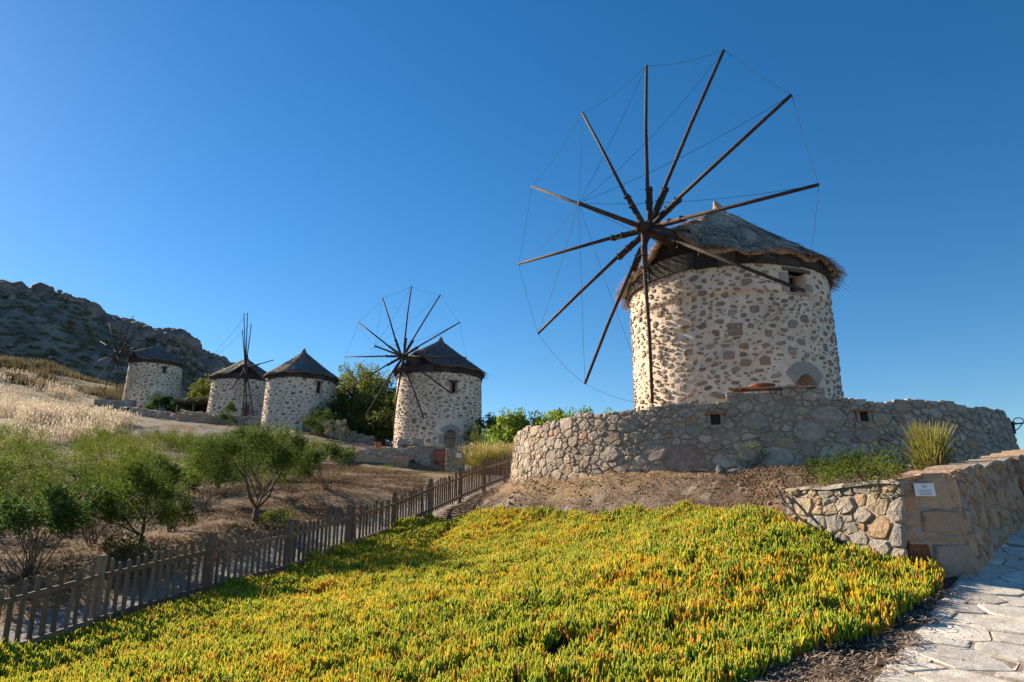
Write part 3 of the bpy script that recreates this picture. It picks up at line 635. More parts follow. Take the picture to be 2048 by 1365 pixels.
def windmill(label, c, zb, zt, rb, rt, zap, stones, parts, strands, wheel=None, window=None, door=None, dark=False, seed=1, rope_r=.009, eye_az=None, gap=1.12, big=1.0):
    rr = random.Random(seed); nr_ = np.random.RandomState(seed)
    root = thing('windmill', label, 'windmill', (c[0], c[1], zb), 'stone windmills on the hillside')
    face = math.degrees(math.atan2(-c[0], -c[1])) % 360
    ops = [o_ for o_ in (window, door) if o_]                  # (th0, th1, z0, z1)
    def rad(z): return rb+(rt-rb)*(z-zb)/(zt-zb)
    # tower shell with real openings
    ths = sorted(set([face-180+i*3.0 for i in range(120)] + [t_ for o_ in ops for t_ in o_[:2]])); zs_ = sorted(set(list(np.arange(zb-.6, zt+.5, .14)) + [z for o_ in ops for z in o_[2:4]]))
    T, Zz = np.meshgrid(np.radians(ths), zs_)
    rr_ = rb+(rt-rb)*(Zz-zb)/(zt-zb) + (fbm(np.degrees(T)*.11, Zz*2.2, seed)-.47)*.07 + (fbm(np.degrees(T)*.5, Zz*8, seed+3)-.47)*.025
    V = np.stack([c[0]+rr_*np.sin(T), c[1]+rr_*np.cos(T), Zz], -1).reshape(-1, 3); nt_ = len(ths); F = []
    for j in range(len(zs_)-1):
        zc = (zs_[j]+zs_[j+1])/2
        for i in range(nt_):
            i2 = (i+1) % nt_; tc = ths[i]+1e-3 if i == nt_-1 else (ths[i]+ths[i2])/2
            if any(o_[0] < tc < o_[1] and o_[2] < zc < o_[3] for o_ in ops): continue
            F.append((j*nt_+i, j*nt_+i2, (j+1)*nt_+i2, (j+1)*nt_+i))
    tower = mesh('tower', V, F, M['plaster'], root, True)
    # embedded stones
    arc = math.radians(210)*rb; W_, H_ = arc, zt-zb+.1; P = []; grid = {}
    def clash(s, z, a, b):
        gi, gj = int(s/.6), int(z/.6)
        for u in range(gi-1, gi+2):
            for v in range(gj-1, gj+2):
                for (s2, z2, a2, b2) in grid.get((u, v), ()):
                    if ((s-s2)/((a+a2)*gap))**2+((z-z2)/((b+b2)*gap))**2 < 1: return True
        return False
    for a0, a1, tries in stones:
        for _ in range(tries):
            a = rr.uniform(a0, a1)*big; b = a*rr.uniform(.30, .80); s, z = rr.uniform(0, W_), rr.uniform(0, H_)
            th = face-105+math.degrees(s/rb); zz = zb-.1+z
            if any(o_[0]-math.degrees((a+.03)/rb)-(o_[4] if len(o_) > 4 else 3) < th < o_[1]+math.degrees((a+.03)/rb)+(o_[4] if len(o_) > 4 else 3) and o_[2]-b-.05 < zz < o_[3]+b+(o_[5] if len(o_) > 5 else .12) for o_ in ops): continue
            if clash(s, z, a, b): continue
            grid.setdefault((int(s/.6), int(z/.6)), []).append((s, z, a, b)); P.append((th, zz, a, b))
    P.sort(key=lambda p: -p[2]*p[3]); MV = []; MF = []; MA = []; off = 0; ml = []
    for k, (th, zz, a, b) in enumerate(P):
        t = math.radians(th); n_ = Vector((math.sin(t), math.cos(t), 0)); tan = Vector((math.cos(t), -math.sin(t), 0))*-1
        up = Vector((0, 0, 1)); q = Matrix.Rotation(rr.gauss(0, .16), 4, 'Z')
        Mx = Matrix(((tan.x, up.x, n_.x, 0), (tan.y, up.y, n_.y, 0), (tan.z, up.z, n_.z, 0), (0, 0, 0, 1)))
        Mx = Matrix.Translation(cyl_pt(c, th, rad(zz)-.004, zz)) @ Mx @ q @ Matrix.Diagonal((a, b, .024*rr.uniform(.7, 1.8), 1))
        i = k % len(BLOBS)
        if k < parts: place('stone', BMESH[i], Mx, root)
        else:
            v = (np.c_[BLOBS[i][0], np.ones(len(BLOBS[i][0]))] @ np.array(Mx).T)[:, :3]
            MV.append(v); ml += [tuple(x_+off for x_ in f) for f in BLOBS[i][1]]; MA.append(np.full(len(v), rr.random())); off += len(v)
    if MV: kind(mesh('small_stones', np.vstack(MV), ml, M['mill_stone_mass'], root, rnd=np.concatenate(MA)), 'stuff')
    # roof
    ze = zt+(.40 if dark else .30); re = rt+(.30 if dark else .22); lump = .3 if dark else 1.0; eye = eye_az if eye_az is not None else face
    na_, nrad = 96, 16; V = []; rndv = []
    for j in range(nrad+1):
        f = j/nrad
        for i in range(na_):
            th = i*360/na_; d = (th-eye+180) % 360-180
            lift = .95*math.exp(-(d/17.0)**2) if wheel else 0
            rim = ze + lift + .05*math.sin(th*.21+seed)+.06*(vn(th*.25, seed, 5)-.5)
            r_ = .10+(re*(1-.05*min(lift, 1))-.10)*f
            z = zap-.18 + (rim-(zap-.18))*(f**.94) + lump*(.16*(vn(th*.13, f*5, seed)-.5)+.09*(vn(th*.4, f*11, seed+2)-.5))*(f > .1)
            V.append(cyl_pt(c, th, r_*(1+.02*(vn(th*.4, f*4, 8)-.5)), z)); rndv.append(rr.random())
    n0 = len(V)
    for i in range(na_):
        p = V[nrad*na_+i]; V.append((c[0]+(p[0]-c[0])*.985, c[1]+(p[1]-c[1])*.985, p[2]-.13)); rndv.append(.2)
    for i in range(na_):
        p = V[nrad*na_+i]; V.append((c[0]+(p[0]-c[0])*.78, c[1]+(p[1]-c[1])*.78, p[2]+.30)); rndv.append(.2)
    F = []
    for j in range(nrad+2):
        for i in range(na_):
            i2 = (i+1) % na_; F.append((j*na_+i, (j+1)*na_+i, (j+1)*na_+i2, j*na_+i2))
    roof = mesh('roof', V, F, M['roof_dark' if dark else 'thatch'], root, True, rnd=rndv)
    # ridge knob
    mb = MB(); lean = Vector((-.10, -.05, 0)) if not dark else Vector((.03, 0, 0)); top = Vector((c[0], c[1], zap))
    mb.tube([top-Vector((0, 0, .45)), top-Vector((0, 0, .12))+lean*.2, top+lean*.8+Vector((0, 0, .0)), top+lean*1.4+Vector((0, 0, .10))], [.34, .17, .10, .05], 9); mb.build('roof_knob', M['roof_dark' if dark else 'thatch'], roof, True)
    # straw lying on the slope and hanging at the eaves
    sv = []; sf = []; sa_ = []; nb_ = 0
    def strip(p, q, w, a):
        d = (q-p); sd_ = d.cross(Vector((p.x-c[0], p.y-c[1], 2.5))).normalized()*w
        sv.extend([p-sd_, p+sd_, q+sd_*.6, q-sd_*.6]); sa_.extend([a]*4)
    def surf(th, f):
        d = (th-eye+180) % 360-180; lift = .95*math.exp(-(d/17.0)**2) if wheel else 0
        rim = ze+lift+.05*math.sin(th*.21+seed)+.06*(float(vn(th*.25, seed, 5))-.5)
        return cyl_pt(c, th, .10+(re*(1-.05*min(lift, 1))-.10)*f, zap-.18+(rim-(zap-.18))*(f**.94))
    for k in range(strands):
        th = face+rr.uniform(-112, 112); f = math.sqrt(rr.uniform(.004, 1.0)); L_ = rr.uniform(.3, .62)/4.4
        th2 = th+rr.uniform(-3, 3); p = surf(th, f); q = surf(th2, min(f+L_, 1.02 if f < .9 else 1.10))
        course = 1 if (f*7) % 1 > .72 else 0
        p.z += rr.uniform(.01, .04); q.z += rr.uniform(.015, .08)+.07*course*float(vn(th*.3, f*6, 3)); strip(p, q, rr.uniform(.007, .016), min(1, max(0, rr.gauss(.30 + (.25 if f < .4 else 0) + .5*(float(vn(th*.12, f*4, 31))-.5), .24))))
    for k in range(int(strands*.17)):
        th = face+rr.uniform(-112, 112)
        if float(vn(th*.35, seed, 17)) < rr.uniform(.1, .8): continue
        p = surf(th, rr.uniform(.93, 1.0)); p.z -= rr.uniform(0, .10)
        out = Vector((p.x-c[0], p.y-c[1], 0)).normalized(); L_ = rr.uniform(.08, .30) if rr.random() < .93 else rr.uniform(.3, .5)
        q = p + out*L_*rr.uniform(.5, .95) - Vector((0, 0, L_*rr.uniform(.35, 1.1))) + Vector((rr.uniform(-1, 1), rr.uniform(-1, 1), 0))*.06
        strip(p, q, rr.uniform(.006, .014), rr.uniform(.0, .32))
    n_ = len(sv)//4; F = np.arange(n_*4).reshape(-1, 4)
    kind(mesh('thatch_straw', np.array([tuple(v) for v in sv]), F, M['straw_dark' if dark else 'straw'], roof, rnd=sa_), 'stuff')
    # dark boards under the eaves
    k = 0; th = face-108
    while th < face+108:
        w_ = rr.uniform(8, 15); h = rr.uniform(-.03, .03)
        mb = MB(); mb.add(*sector(c, th, th+w_-.35, rt-.03, rt+.085+rr.uniform(0, .02), zt-.07+h, zt+.42+h*.5)); mb.build('eaves_board', M['dark_board'], root); th += w_
    mb = MB(); mb.add(*sector(c, face+108, face+252, rt-.03, rt+.09, zt-.12, zt+.5, 24)); mb.build('eaves_band', M['dark_board'], root)
    if wheel:
        th = eye-30
        while th < eye+30:                                    # boarding in the mouth of the cap
            w_ = rr.uniform(4, 6.5); mb = MB(); mb.add(*sector(c, th, th+w_-.3, rt-.22, rt-.12+rr.uniform(0, .02), zt+.2, zt+.45+.95*math.exp(-((th+2.5-eye)/17.0)**2))); mb.build('cap_board', M['dark_board'], root); th += w_
    for th in np.arange(face-100, face+101, 12.5):            # rafter ends
        if wheel and abs((th-eye+180) % 360-180) < 22: continue
        mb = MB(); th_ = th+rr.uniform(-3, 3); mb.tube([cyl_pt(c, th_, rt-.1, ze+.05), cyl_pt(c, th_, re-.03, ze-.13)], .045, 6); mb.build('rafter', M['beam_wood'], root)
    # openings
    def opening(o_, name, arch, back):
        th0, th1, z0, z1 = o_[:4]; ri = rad(z0)-.42
        w_ = mesh(name+'_reveal', *sector(c, th0, th1, ri-.02, ri, z0, z1, 2), M['void'] if name == 'window' else M['door_wood'], root, rnd=[.5]*12)
        mb = MB()
        for a, b in ((th0-.25, th0), (th1, th1+.25)): mb.add(*sector(c, a, b, ri, rad(z0)+.012, z0, z1, 1))
        mb.add(*sector(c, th0, th1, ri, rad(z0)+.012, z0-.05, z0, 2)); mb.add(*sector(c, th0, th1, ri, rad(z0)-.03, z1, z1+.05, 2))
        mb.build(name+'_jamb', M['plaster'], root)
        return w_
    if window:
        opening(window, 'window', 0, 0); th0, th1, z0, z1 = window[:4]
        mb = MB(); mb.add(*sector(c, th0-3.5, th1+3.5, rad(z1)-.25, rad(z1)+.05, z1, z1+.10, 4)); mb.build('window_lintel', M['beam_wood'], root)
        mb = MB(); mb.add(*sector(c, th0-1, th1+1, rad(z0)-.4, rad(z0)+.035, z0-.06, z0+.002, 4)); mb.build('window_sill', M['grey_block'], root)
        mb = MB(); ri = rad(z0)-.30; mb.add(*sector(c, th0, th0+1.1, ri-.05, ri, z0, z1, 1)); mb.add(*sector(c, th1-1.1, th1, ri-.05, ri, z0, z1, 1)); mb.build('window_frame', M['door_wood'], root)
        mb = MB(); mb.add(*sector(c, (th0+th1)/2+.5, th1-1.1, ri-.045, ri-.01, z0, z1, 1)); mb.build('shutter', M['door_wood'], root)
        for (a, b, zz0, zz1) in ((th1+.6, th1+5.2, z1-.34, z1-.06), (th0-4.6, th0-.6, z0+.1, z0+.32), (th1+.6, th1+4, z0+.02, z0+.2)):
            mb = MB(); mb.add(*sector(c, a, b, rad(z0)-.1, rad(z0)+.03, zz0, zz1, 3)); mb.build('window_quoin', M['grey_block'], root)
    if door:
        th0, th1, z0, z1 = door[:4]; ri = rad(z0)-.34; mid = (th0+th1)/2
        opening(door, 'door', 1, 0)
        dr = None
        for q in range(4):
            mb = MB(); a = th0+(th1-th0)*q/4; mb.add(*sector(c, a+.05, a+(th1-th0)/4-.05, ri, ri+.05, z0, z1, 1))
            o_ = mb.build('door' if q == 0 else 'door_plank', M['door_wood'], root if q == 0 else dr); dr = dr or o_
        for zz in (z0+.35, z1-.55):
            mb = MB(); mb.add(*sector(c, th0+.2, th1-.2, ri+.05, ri+.062, zz, zz+.05, 2)); mb.build('door_strap', M['iron'], dr)
        # arch of big grey blocks, cut to a curve beneath
        V = []; F = []; N = 14; hw = (th1-th0)/2
        for layer, rr2 in enumerate((rad(z1)-.30, rad(z1)+.035)):
            for q in range(N+1):
                u = -1+2*q/N; zi = z1-.30*u*u; uo = u*1.7
                zo = z1+.34-.34*abs(u)**2.2; V.append(cyl_pt(c, mid+hw*u*1.02, rr2, zi)); V.append(cyl_pt(c, mid+hw*uo, rr2, max(zo, z1-.10)))
        for q in range(N):
            a = q*2; b = (N+1)*2+q*2
            F += [(a, a+2, a+3, a+1), (b, b+1, b+3, b+2), (a, b, b+2, a+2), (a+1, a+3, b+3, b+1)]
        F += [(0, 1, (N+1)*2+1, (N+1)*2), (N*2, (N+1)*2+N*2, (N+1)*2+N*2+1, N*2+1)]
        mesh('door_arch', V, F, M['grey_block'], root)
        zz = z1-.32; sgn = 0
        while zz > z0-.1:
            h = rr.uniform(.24, .34)
            for (a, b) in ((th0-rr.uniform(4, 8), th0-.1), (th1+.1, th1+rr.uniform(4, 8))):
                mb = MB(); mb.add(*sector(c, a, b, rad(z0)-.3, rad(z0)+.025, zz-h+.03, zz, 3)); mb.build('door_quoin', M['grey_block'], root)
            zz -= h
    if big == 1.0 and parts == 300:
        mb = MB(); mb.add(*sector(c, face-6.9, face+.2, rad(4.9)-.1, rad(4.9)+.03, 4.76, 5.10, 4)); mb.build('brown_block', M['rust_stone'] if False else M['red_boulder'], root)
    # wheel
    if wheel:
        hub, d, arms, L_ = wheel['hub'], Vector(wheel['d']).normalized(), wheel['arms'], wheel['bow']
        hub = Vector(hub); rgt = d.cross(Vector((0, 0, 1))).normalized(); u = rgt.cross(d)
        ax = hub - d*wheel['s']
        mb = MB(); mb.tube([ax+d*.4, hub-d*1.2, hub-d*.2, hub+d*.42], [.25, .24, .20, .165], 12); shaft = mb.build('wind_shaft', M['arm_wood'], root, True)
        if L_: mb = MB(); mb.tube([hub+d*.1, hub+d*L_], [.075, .05], 8); mb.build('bowsprit', M['arm_wood'], root, True); bt = hub+d*L_
        tips = []
        for i, (ang, ln) in enumerate(arms):
            a = math.radians(ang); e = rgt*math.cos(a)+u*math.sin(a); o_ = d*(((i % 6)-2.5)*.06)
            mb = MB(); mb.tube([hub+o_, hub+o_+e*1.25], [.092, .075], 8); st = mb.build('arm_stock', M['arm_wood'], root, True)
            mb = MB(); off_ = d*.085; mb.tube([hub+o_+off_+e*.55, hub+off_*.5+e*(ln*.6)+Vector((0, 0, -.01)), hub+e*ln], [.055, .05, .042], 8); mb.build('arm', M['arm_wood'], root, True)
            mb = MB(); X = Matrix((rgt*math.sin(a)-u*math.cos(a), e, d)).transposed()
            for q in (.8, 1.16): mb.box(hub+o_+off_*.55+e*q, .15, .03, .215, M=X)
            mb.build('clamp', M['iron'], st); tips.append(hub+e*ln)
        for i, (p, q) in enumerate(wheel.get('ropes', [])):
            a = bt if p == 'b' else tips[p]; b = tips[q] if not isinstance(q, tuple) else Vector(q); sag = wheel.get('sag', .16)*rr.uniform(.3, 1.5)*((b-a).length/3)
            mb = MB(); mb.tube([a+(b-a)*t_-Vector((0, 0, 4*sag*t_*(1-t_))) for t_ in np.linspace(0, 1, 9)], rope_r, 4); mb.build('rope', M['rope'], root)
    return root

ARMS1 = [(96.2, 4.86), (125.2, 5.01), (155.0, 4.88), (-175.4, 4.74), (-145.6, 4.91), (-85.7, 4.9), (-56.7, 4.82), (-26.2, 4.91), (3.8, 5.1), (33.4, 5.12), (66.6, 4.83)]
F1 = 198.18
windmill('large windmill behind curved stone parapet, cream plaster tower with thatched cap and many bare arms', (6.81, 20.72), 1.84, 6.86, 3.0, 3.0, 10.0,
         [(.19, .26, 10), (.13, .19, 300), (.085, .13, 2200), (.035, .085, 5200)], 300, 9000,
         dict(hub=(3.791, 17.777, 7.854), d=(-.7132, -.6969, -.0761), s=4.23, arms=ARMS1, bow=2.97,
              ropes=[(0, 1), (1, 2), (2, 3), (3, 4), (5, 6), (6, 7), (7, 8), (8, 9), (9, 10), (10, 0)] + [('b', i) for i in range(11)] + [(4, (5.9, 17.75, 4.6)), (5, (5.9, 17.75, 4.6)), (4, (6.3, 17.8, 3.9))]),
         window=(F1-46.0, F1-34.2, 6.0, 6.62, 5, .14), door=(F1-45.8, F1-31.6, 1.95, 3.72, 6, .36), eye_az=225.7, seed=4, rope_r=.0052, gap=1.19)
ARMS4 = [(95.8, 4.77), (125.5, 4.72), (156.9, 4.6), (-173.3, 4.77), (-143.8, 4.71), (-113.2, 4.56), (-84, 4.7), (-54.3, 4.6), (-22.9, 4.81), (5.2, 4.67), (36.7, 4.6), (67.0, 4.62)]
windmill('windmill with open wheel of bare arms in front of the dark pines, arched brown door', (-5.15, 47.67), 4.40, 9.50, 3.05, 2.95, 12.55,
         [(.24, .32, 60), (.16, .24, 900), (.10, .16, 3600), (.06, .10, 5000)], 120, 2200,
         dict(hub=(-7.14, 43.318, 10.175), d=(-.4161, -.9093, .0011), s=4.79, arms=ARMS4, bow=3.06, ropes=[(i, (i+1) % 12) for i in range(12)] + [('b', i) for i in range(12)]),
         window=(173.8-24.5, 173.8-12.5, 8.05, 8.83, 4, .12), door=(173.8-24, 173.8-7.5, 4.0, 5.58, 8, .7), dark=True, eye_az=204.6, seed=8, rope_r=.0065, gap=1.2, big=.88)
windmill('windmill without any arms, plain cone roof with blue patch, between two other mills', (-18.64, 59.48), 7.30, 11.55, 3.1, 2.93, 14.6,
         [(.24, .30, 60), (.15, .24, 700), (.09, .15, 3200), (.06, .09, 3000)], 0, 1500, None,
         window=(162.6-35.6, 162.6-23.7, 10.25, 11.25, 4, .12), door=(162.6-31.9, 162.6-17.8, 7.3, 8.7, 7, .5), dark=True, seed=12, gap=1.42, big=.85)
ARMS2 = [(86.5, 5.35), (83, 5.3), (91.5, 4.3), (80, 3.7), (-104, 4.6), (-96, 5.3), (-92, 5.0), (-64, 2.2), (158, 2.6)]
dm = Vector((.3704, -.9289, 0)).normalized(); h2 = Vector((-26.4, 66.19, 13.55))+dm*4.0
windmill('windmill with broken wheel of steep crossed poles, standing half behind the armless mill', (-26.40, 66.19), 8.75, 12.80, 3.12, 2.95, 15.5,
         [(.26, .34, 60), (.17, .26, 800), (.11, .17, 3400), (.07, .11, 2500)], 0, 1200,
         dict(hub=tuple(h2), d=tuple(dm), s=4.0, arms=ARMS2, bow=0, ropes=[(0, (-30.4, 63.4, 13.1)), (2, (-30.4, 63.4, 13.1)), (7, 4)]),
         door=(158.3-13.6, 158.3-4.4, 8.7, 10.27, 7, .5), dark=True, eye_az=158.3, seed=15, rope_r=.010, gap=1.25, big=.85)
ARMS5 = [(87.8, 4.43), (116.1, 4.68), (142.8, 4.73), (176.0, 4.91), (-154.6, 4.68), (-121.6, 4.48), (-97.4, 4.61), (-64.3, 4.79), (-34.9, 4.74), (-5.6, 4.27), (24.4, 4.86), (52.9, 5.1)]
windmill('farthest windmill below the rocky mountain, bare wheel arms on its left side', (-43.45, 81.48), 12.3, 17.8, 3.15, 2.92, 20.7,
         [(.26, .36, 80), (.17, .26, 1200), (.11, .17, 3600), (.07, .11, 2500)], 0, 1200,
         dict(hub=(-45.896, 77.489, 18.591), d=(-.5232, -.8521, -.0124), s=4.68, arms=ARMS5, bow=3.24, ropes=[(2, 3), (3, 4)]),
         window=(152-24, 152-13, 16.6, 17.35, 4, .12), door=(152-17, 152-4.8, 12.3, 14.1, 7, .6), dark=True, eye_az=211.6, seed=19, rope_r=.010, gap=1.15, big=.9)

# ------------------------------------------------------------------ picket fence
fence = thing('picket_fence', 'weathered grey wooden picket fence climbing the slope beside the succulents', 'fence', (-5.41, 9.5, -1.47))
FT = [-.78, -.48, -.24, -.06, .27, .59, 1.02, 1.42, 1.82, 2.17, 2.5]                    # post tops, from the one before the frame
FB = [(-5.41+.645*i, 9.45+1.872*i, FT[i+1]) for i in range(-1, 10)]
ang = math.atan2(FD[1], FD[0])
pm = raw('fence_post', *(lambda m_: (m_.V, m_.F))(MB().box((0, 0, -.55), .085, .085, 1.1))); pm.materials.append(M['grey_wood'])
V = []; n = 7
prof = [(-.036, 0), (.036, 0), (.036, .80)] + [(.036*math.cos(t), .80+.036*math.sin(t)) for t in np.linspace(0, PI, n)[1:-1]] + [(-.036, .80)]
V = [(a, -.010, b) for a, b in prof]+[(a, .010, b) for a, b in prof]; n = len(prof)
F = [tuple(range(n)), tuple(range(2*n-1, n-1, -1))]+[(i, i+n, (i+1) % n+n, (i+1) % n) for i in range(n)]
km = raw('picket', V, F); km.materials.append(M['grey_wood'])
for i, (fx, fy, fz) in enumerate(FB):
    place('fence_post', pm, Matrix.Translation((fx, fy, fz)) @ Matrix.Rotation(ang+R.uniform(-.05, .05), 4, 'Z') @ Matrix.Rotation(R.uniform(-.035, .035), 4, 'X') @ Matrix.Rotation(R.uniform(-.03, .03), 4, 'Y'), fence)
    if i == len(FB)-1: break
    gx, gy, gz = FB[i+1]; a, b = Vector((fx, fy, fz)), Vector((gx, gy, gz)); d_ = (b-a).normalized(); nn = Vector((FN[0], FN[1], 0))
    for zo in (-.26, -.80):
        mb = MB(); X = Matrix((d_, nn, d_.cross(nn)*-1)).transposed(); mb.box((a+b)/2+Vector((0, 0, zo))+nn*.045, (b-a).length-.08, .032, .062, M=X); mb.build('rail', M['grey_wood'], fence)
    np_ = 14
    for k in range(1, np_):
        t_ = k/np_; p = a+(b-a)*t_+nn*.012; p.z += -.86-.05+R.uniform(-.015, .015)
        place('picket', km, Matrix.Translation(p) @ Matrix.Rotation(ang+R.uniform(-.04, .04), 4, 'Z') @ Matrix.Rotation(R.gauss(0, .022 if R.random() < .92 else .09), 4, 'Y') @ Matrix.Diagonal((R.uniform(.68, .95), 1, R.uniform(.93, 1.04), 1)), fence)

# ------------------------------------------------------------------ scattering of stuff nobody could count
HID = bpy.data.collections.new('scatter_sources')
def scatter(name, P, rot, scl, idx, variants):
    cc = bpy.data.collections.new(name+'_set')
    for k, (V, F, a, m_) in enumerate(variants):
        me = raw('%s_%02d' % (name, k), V, F, rnd=a); me.materials.append(m_); cc.objects.link(bpy.data.objects.new('%s_%02d' % (name, k), me))
    me = bpy.data.meshes.new(name); me.from_pydata([tuple(p) for p in P], [], [])
    a = me.attributes.new('rot', 'FLOAT_VECTOR', 'POINT'); a.data.foreach_set('vector', np.asarray(rot, np.float32).ravel())
    a = me.attributes.new('scl', 'FLOAT', 'POINT'); a.data.foreach_set('value', np.asarray(scl, np.float32))
    a = me.attributes.new('vid', 'INT', 'POINT'); a.data.foreach_set('value', np.asarray(idx, np.int32))
    o = bpy.data.objects.new(name, me); COL.objects.link(o)
    g = bpy.data.node_groups.new(name, 'GeometryNodeTree'); g.interface.new_socket('Geometry', in_out='INPUT', socket_type='NodeSocketGeometry'); g.interface.new_socket('Geometry', in_out='OUTPUT', socket_type='NodeSocketGeometry')
    N = g.nodes.new; gi, go = N('NodeGroupInput'), N('NodeGroupOutput'); ip = N('GeometryNodeInstanceOnPoints'); ci = N('GeometryNodeCollectionInfo')
    ci.inputs['Collection'].default_value = cc; ci.inputs['Separate Children'].default_value = True; ci.inputs['Reset Children'].default_value = True
    ip.inputs['Pick Instance'].default_value = True
    def at(n_, t_): q = N('GeometryNodeInputNamedAttribute'); q.data_type = t_; q.inputs[0].default_value = n_; return q.outputs[0]
    er = N('FunctionNodeEulerToRotation'); l = g.links.new
    l(at('rot', 'FLOAT_VECTOR'), er.inputs[0]); l(er.outputs[0], ip.inputs['Rotation']); l(at('scl', 'FLOAT'), ip.inputs['Scale']); l(at('vid', 'INT'), ip.inputs['Instance Index'])
    l(gi.outputs[0], ip.inputs['Points']); l(ci.outputs[0], ip.inputs['Instance']); l(ip.outputs[0], go.inputs[0])
    mo = o.modifiers.new('scatter', 'NODES'); mo.node_group = g
    return kind(o, 'stuff')
def sample_poly(poly, dens, seed):
    rs = np.random.RandomState(seed); P = np.array(poly); lo, hi = P.min(0), P.max(0); n = int((hi-lo).prod()*dens)
    q = lo+(hi-lo)*rs.rand(n, 2); return q[in_poly(q[:, 0], q[:, 1], poly)]

def finger(p, d, L_, w, bend, rr):
    """one fleshy three-sided leaf"""
    d = d.normalized(); a = d.orthogonal().normalized(); a = Matrix.Rotation(rr.uniform(0, 6.3), 3, d) @ a; b = d.cross(a); V = []; F = []
    up = Vector((0, 0, 1))
    for t_, r_ in ((0, .75), (.4, 1), (.8, .82)):
        c_ = p + d*L_*t_ + up*bend*L_*t_*t_
        for k in range(3):
            q = 2*PI*k/3; V.append(c_+(a*math.cos(q)+b*math.sin(q))*w*r_)
    V.append(p+d*L_+up*bend*L_)
    for i in range(2):
        for k in range(3): F.append((i*3+k, i*3+(k+1) % 3, i*3+3+(k+1) % 3, i*3+3+k))
    F += [(6, 7, 9), (7, 8, 9), (8, 6, 9)]
    return V, F
def succulent(seed, m_, n, dead=0):
    rr = random.Random(seed); V = []; F = []; A = []
    for k in range(n):
        az_ = rr.uniform(0, 2*PI); til = rr.uniform(.03, .62); d = Vector((math.cos(az_)*math.sin(til), math.sin(az_)*math.sin(til), math.cos(til)))
        p = Vector((rr.gauss(0, .022), rr.gauss(0, .022), rr.uniform(-.03, .035)))
        v, f = finger(p, d, rr.uniform(.055, .105), rr.uniform(.0062, .0092), rr.uniform(.0, .25), rr); b = len(V); V += v; F += [tuple(i+b for i in q) for q in f]; A += [rr.random()]*len(v)
    for k in range(dead):
        p = Vector((rr.gauss(0, .02), rr.gauss(0, .02), rr.uniform(.05, .10)))
        for q in range(6):
            az_ = rr.uniform(0, 6.3); v, f = finger(p, Vector((math.cos(az_), math.sin(az_), rr.uniform(-.4, .5))), .022, .004, -.3, rr); b = len(V); V += v; F += [tuple(i+b for i in w) for w in f]; A += [0.0]*len(v)
    return [tuple(v) for v in V], F, A, M[m_]
var = [succulent(s, 'succ_green', 11) for s in (1, 2, 3)] + [succulent(s, 'succ_lime', 10) for s in (4, 5, 6)] + [succulent(s, 'succ_yellow', 9) for s in (7, 8, 9)] + [succulent(s, 'succ_orange', 7, 1) for s in (10, 11)]
q = sample_poly(ICE, 470, 5); x, y = q[:, 0], q[:, 1]
keep = NR.rand(len(x)) < np.clip(1.15-.028*(y-6), .75, 1); x, y = x[keep], y[keep]
# bare gaps and a ragged edge
edge_n = fbm(x*1.6, y*1.6, 71); gaps = fbm(x*3.1, y*3.1, 77)
dpath = -path_side(x, y); keep = (gaps > .285) & (dpath > .06+.30*(edge_n-.3)); x, y = x[keep], y[keep]
hum = (fbm(x*1.6, y*1.6, 81)-.33)*.17 + .16*(1-sm(.1, .55, fence_off(x, y)))*sm(.4, .6, fbm(x*1.1, y*1.1, 87)); z = ground_z(x, y)+.02+np.maximum(hum, 0)
pn = fbm(x*.75, y*.75, 91); pn2 = fbm(x*2.6, y*2.6, 95); u = NR.rand(len(x)); fo = fence_off(x, y)
ye = np.clip(.28+1.9*(pn-.45)+1.0*(pn2-.45), .05, .85)*np.clip((fo-.3)/1.2, .15, 1)*np.where((x > 3.2) & (y < 8.5), .5, 1)
cat_ = np.where(u < .10+.22*np.clip(pn2-.35, 0, 1), 3, np.where(u < .15+ye*.66, 2, np.where(u < .55+ye*.38, 1, 0)))
vid = np.select([cat_ == 0, cat_ == 1, cat_ == 2], [NR.randint(0, 3, len(x)), NR.randint(3, 6, len(x)), NR.randint(6, 9, len(x))], NR.randint(9, 11, len(x)))
rot = np.c_[NR.normal(0, .16, len(x)), NR.normal(0, .16, len(x)), NR.rand(len(x))*6.283]
ice = scatter('ice_plant_carpet', np.c_[x, y, z], rot, NR.uniform(.75, 1.3, len(x))*(1+.5*np.clip(fbm(x*2.2, y*2.2, 83)-.45, -.3, .4)), vid, var); tag(ice, 'carpet of yellow green fleshy succulents covering the foreground bank', 'groundcover')

def straws(seed, m_, n, spread, L0, L1, w, lift=.02):
    rr = random.Random(seed); V = []; F = []; A = []
    for k in range(n):
        p = Vector((rr.gauss(0, spread), rr.gauss(0, spread), rr.uniform(0, lift))); a = rr.uniform(0, 6.3); d = Vector((math.cos(a), math.sin(a), rr.uniform(-.15, .3)))*rr.uniform(L0, L1)
        s_ = Vector((-math.sin(a), math.cos(a), 0))*w; m2 = p+d*.5+Vector((0, 0, rr.uniform(0, .02))); b = len(V); V += [p-s_, p+s_, m2+s_, m2-s_, p+d+s_*.5, p+d-s_*.5]; F += [(b, b+1, b+2, b+3), (b+3, b+2, b+4, b+5)]; A += [rr.random()]*6
    return [tuple(v) for v in V], F, A, M[m_]
GARDEN = [(-7.9, 8.5), (-2.9, 21.8), (-3.2, 27), (-5.2, 33), (-9, 35), (-12, 33), (-17, 30), (-22, 30), (-20, 20), (-14, 12)]
q = sample_poly(GARDEN, 34, 6); x, y = q[:, 0], q[:, 1]; k_ = NR.rand(len(x)) < sm(.25, .6, fbm(x*.8, y*.8, 5))+.15; x, y = x[k_], y[k_]
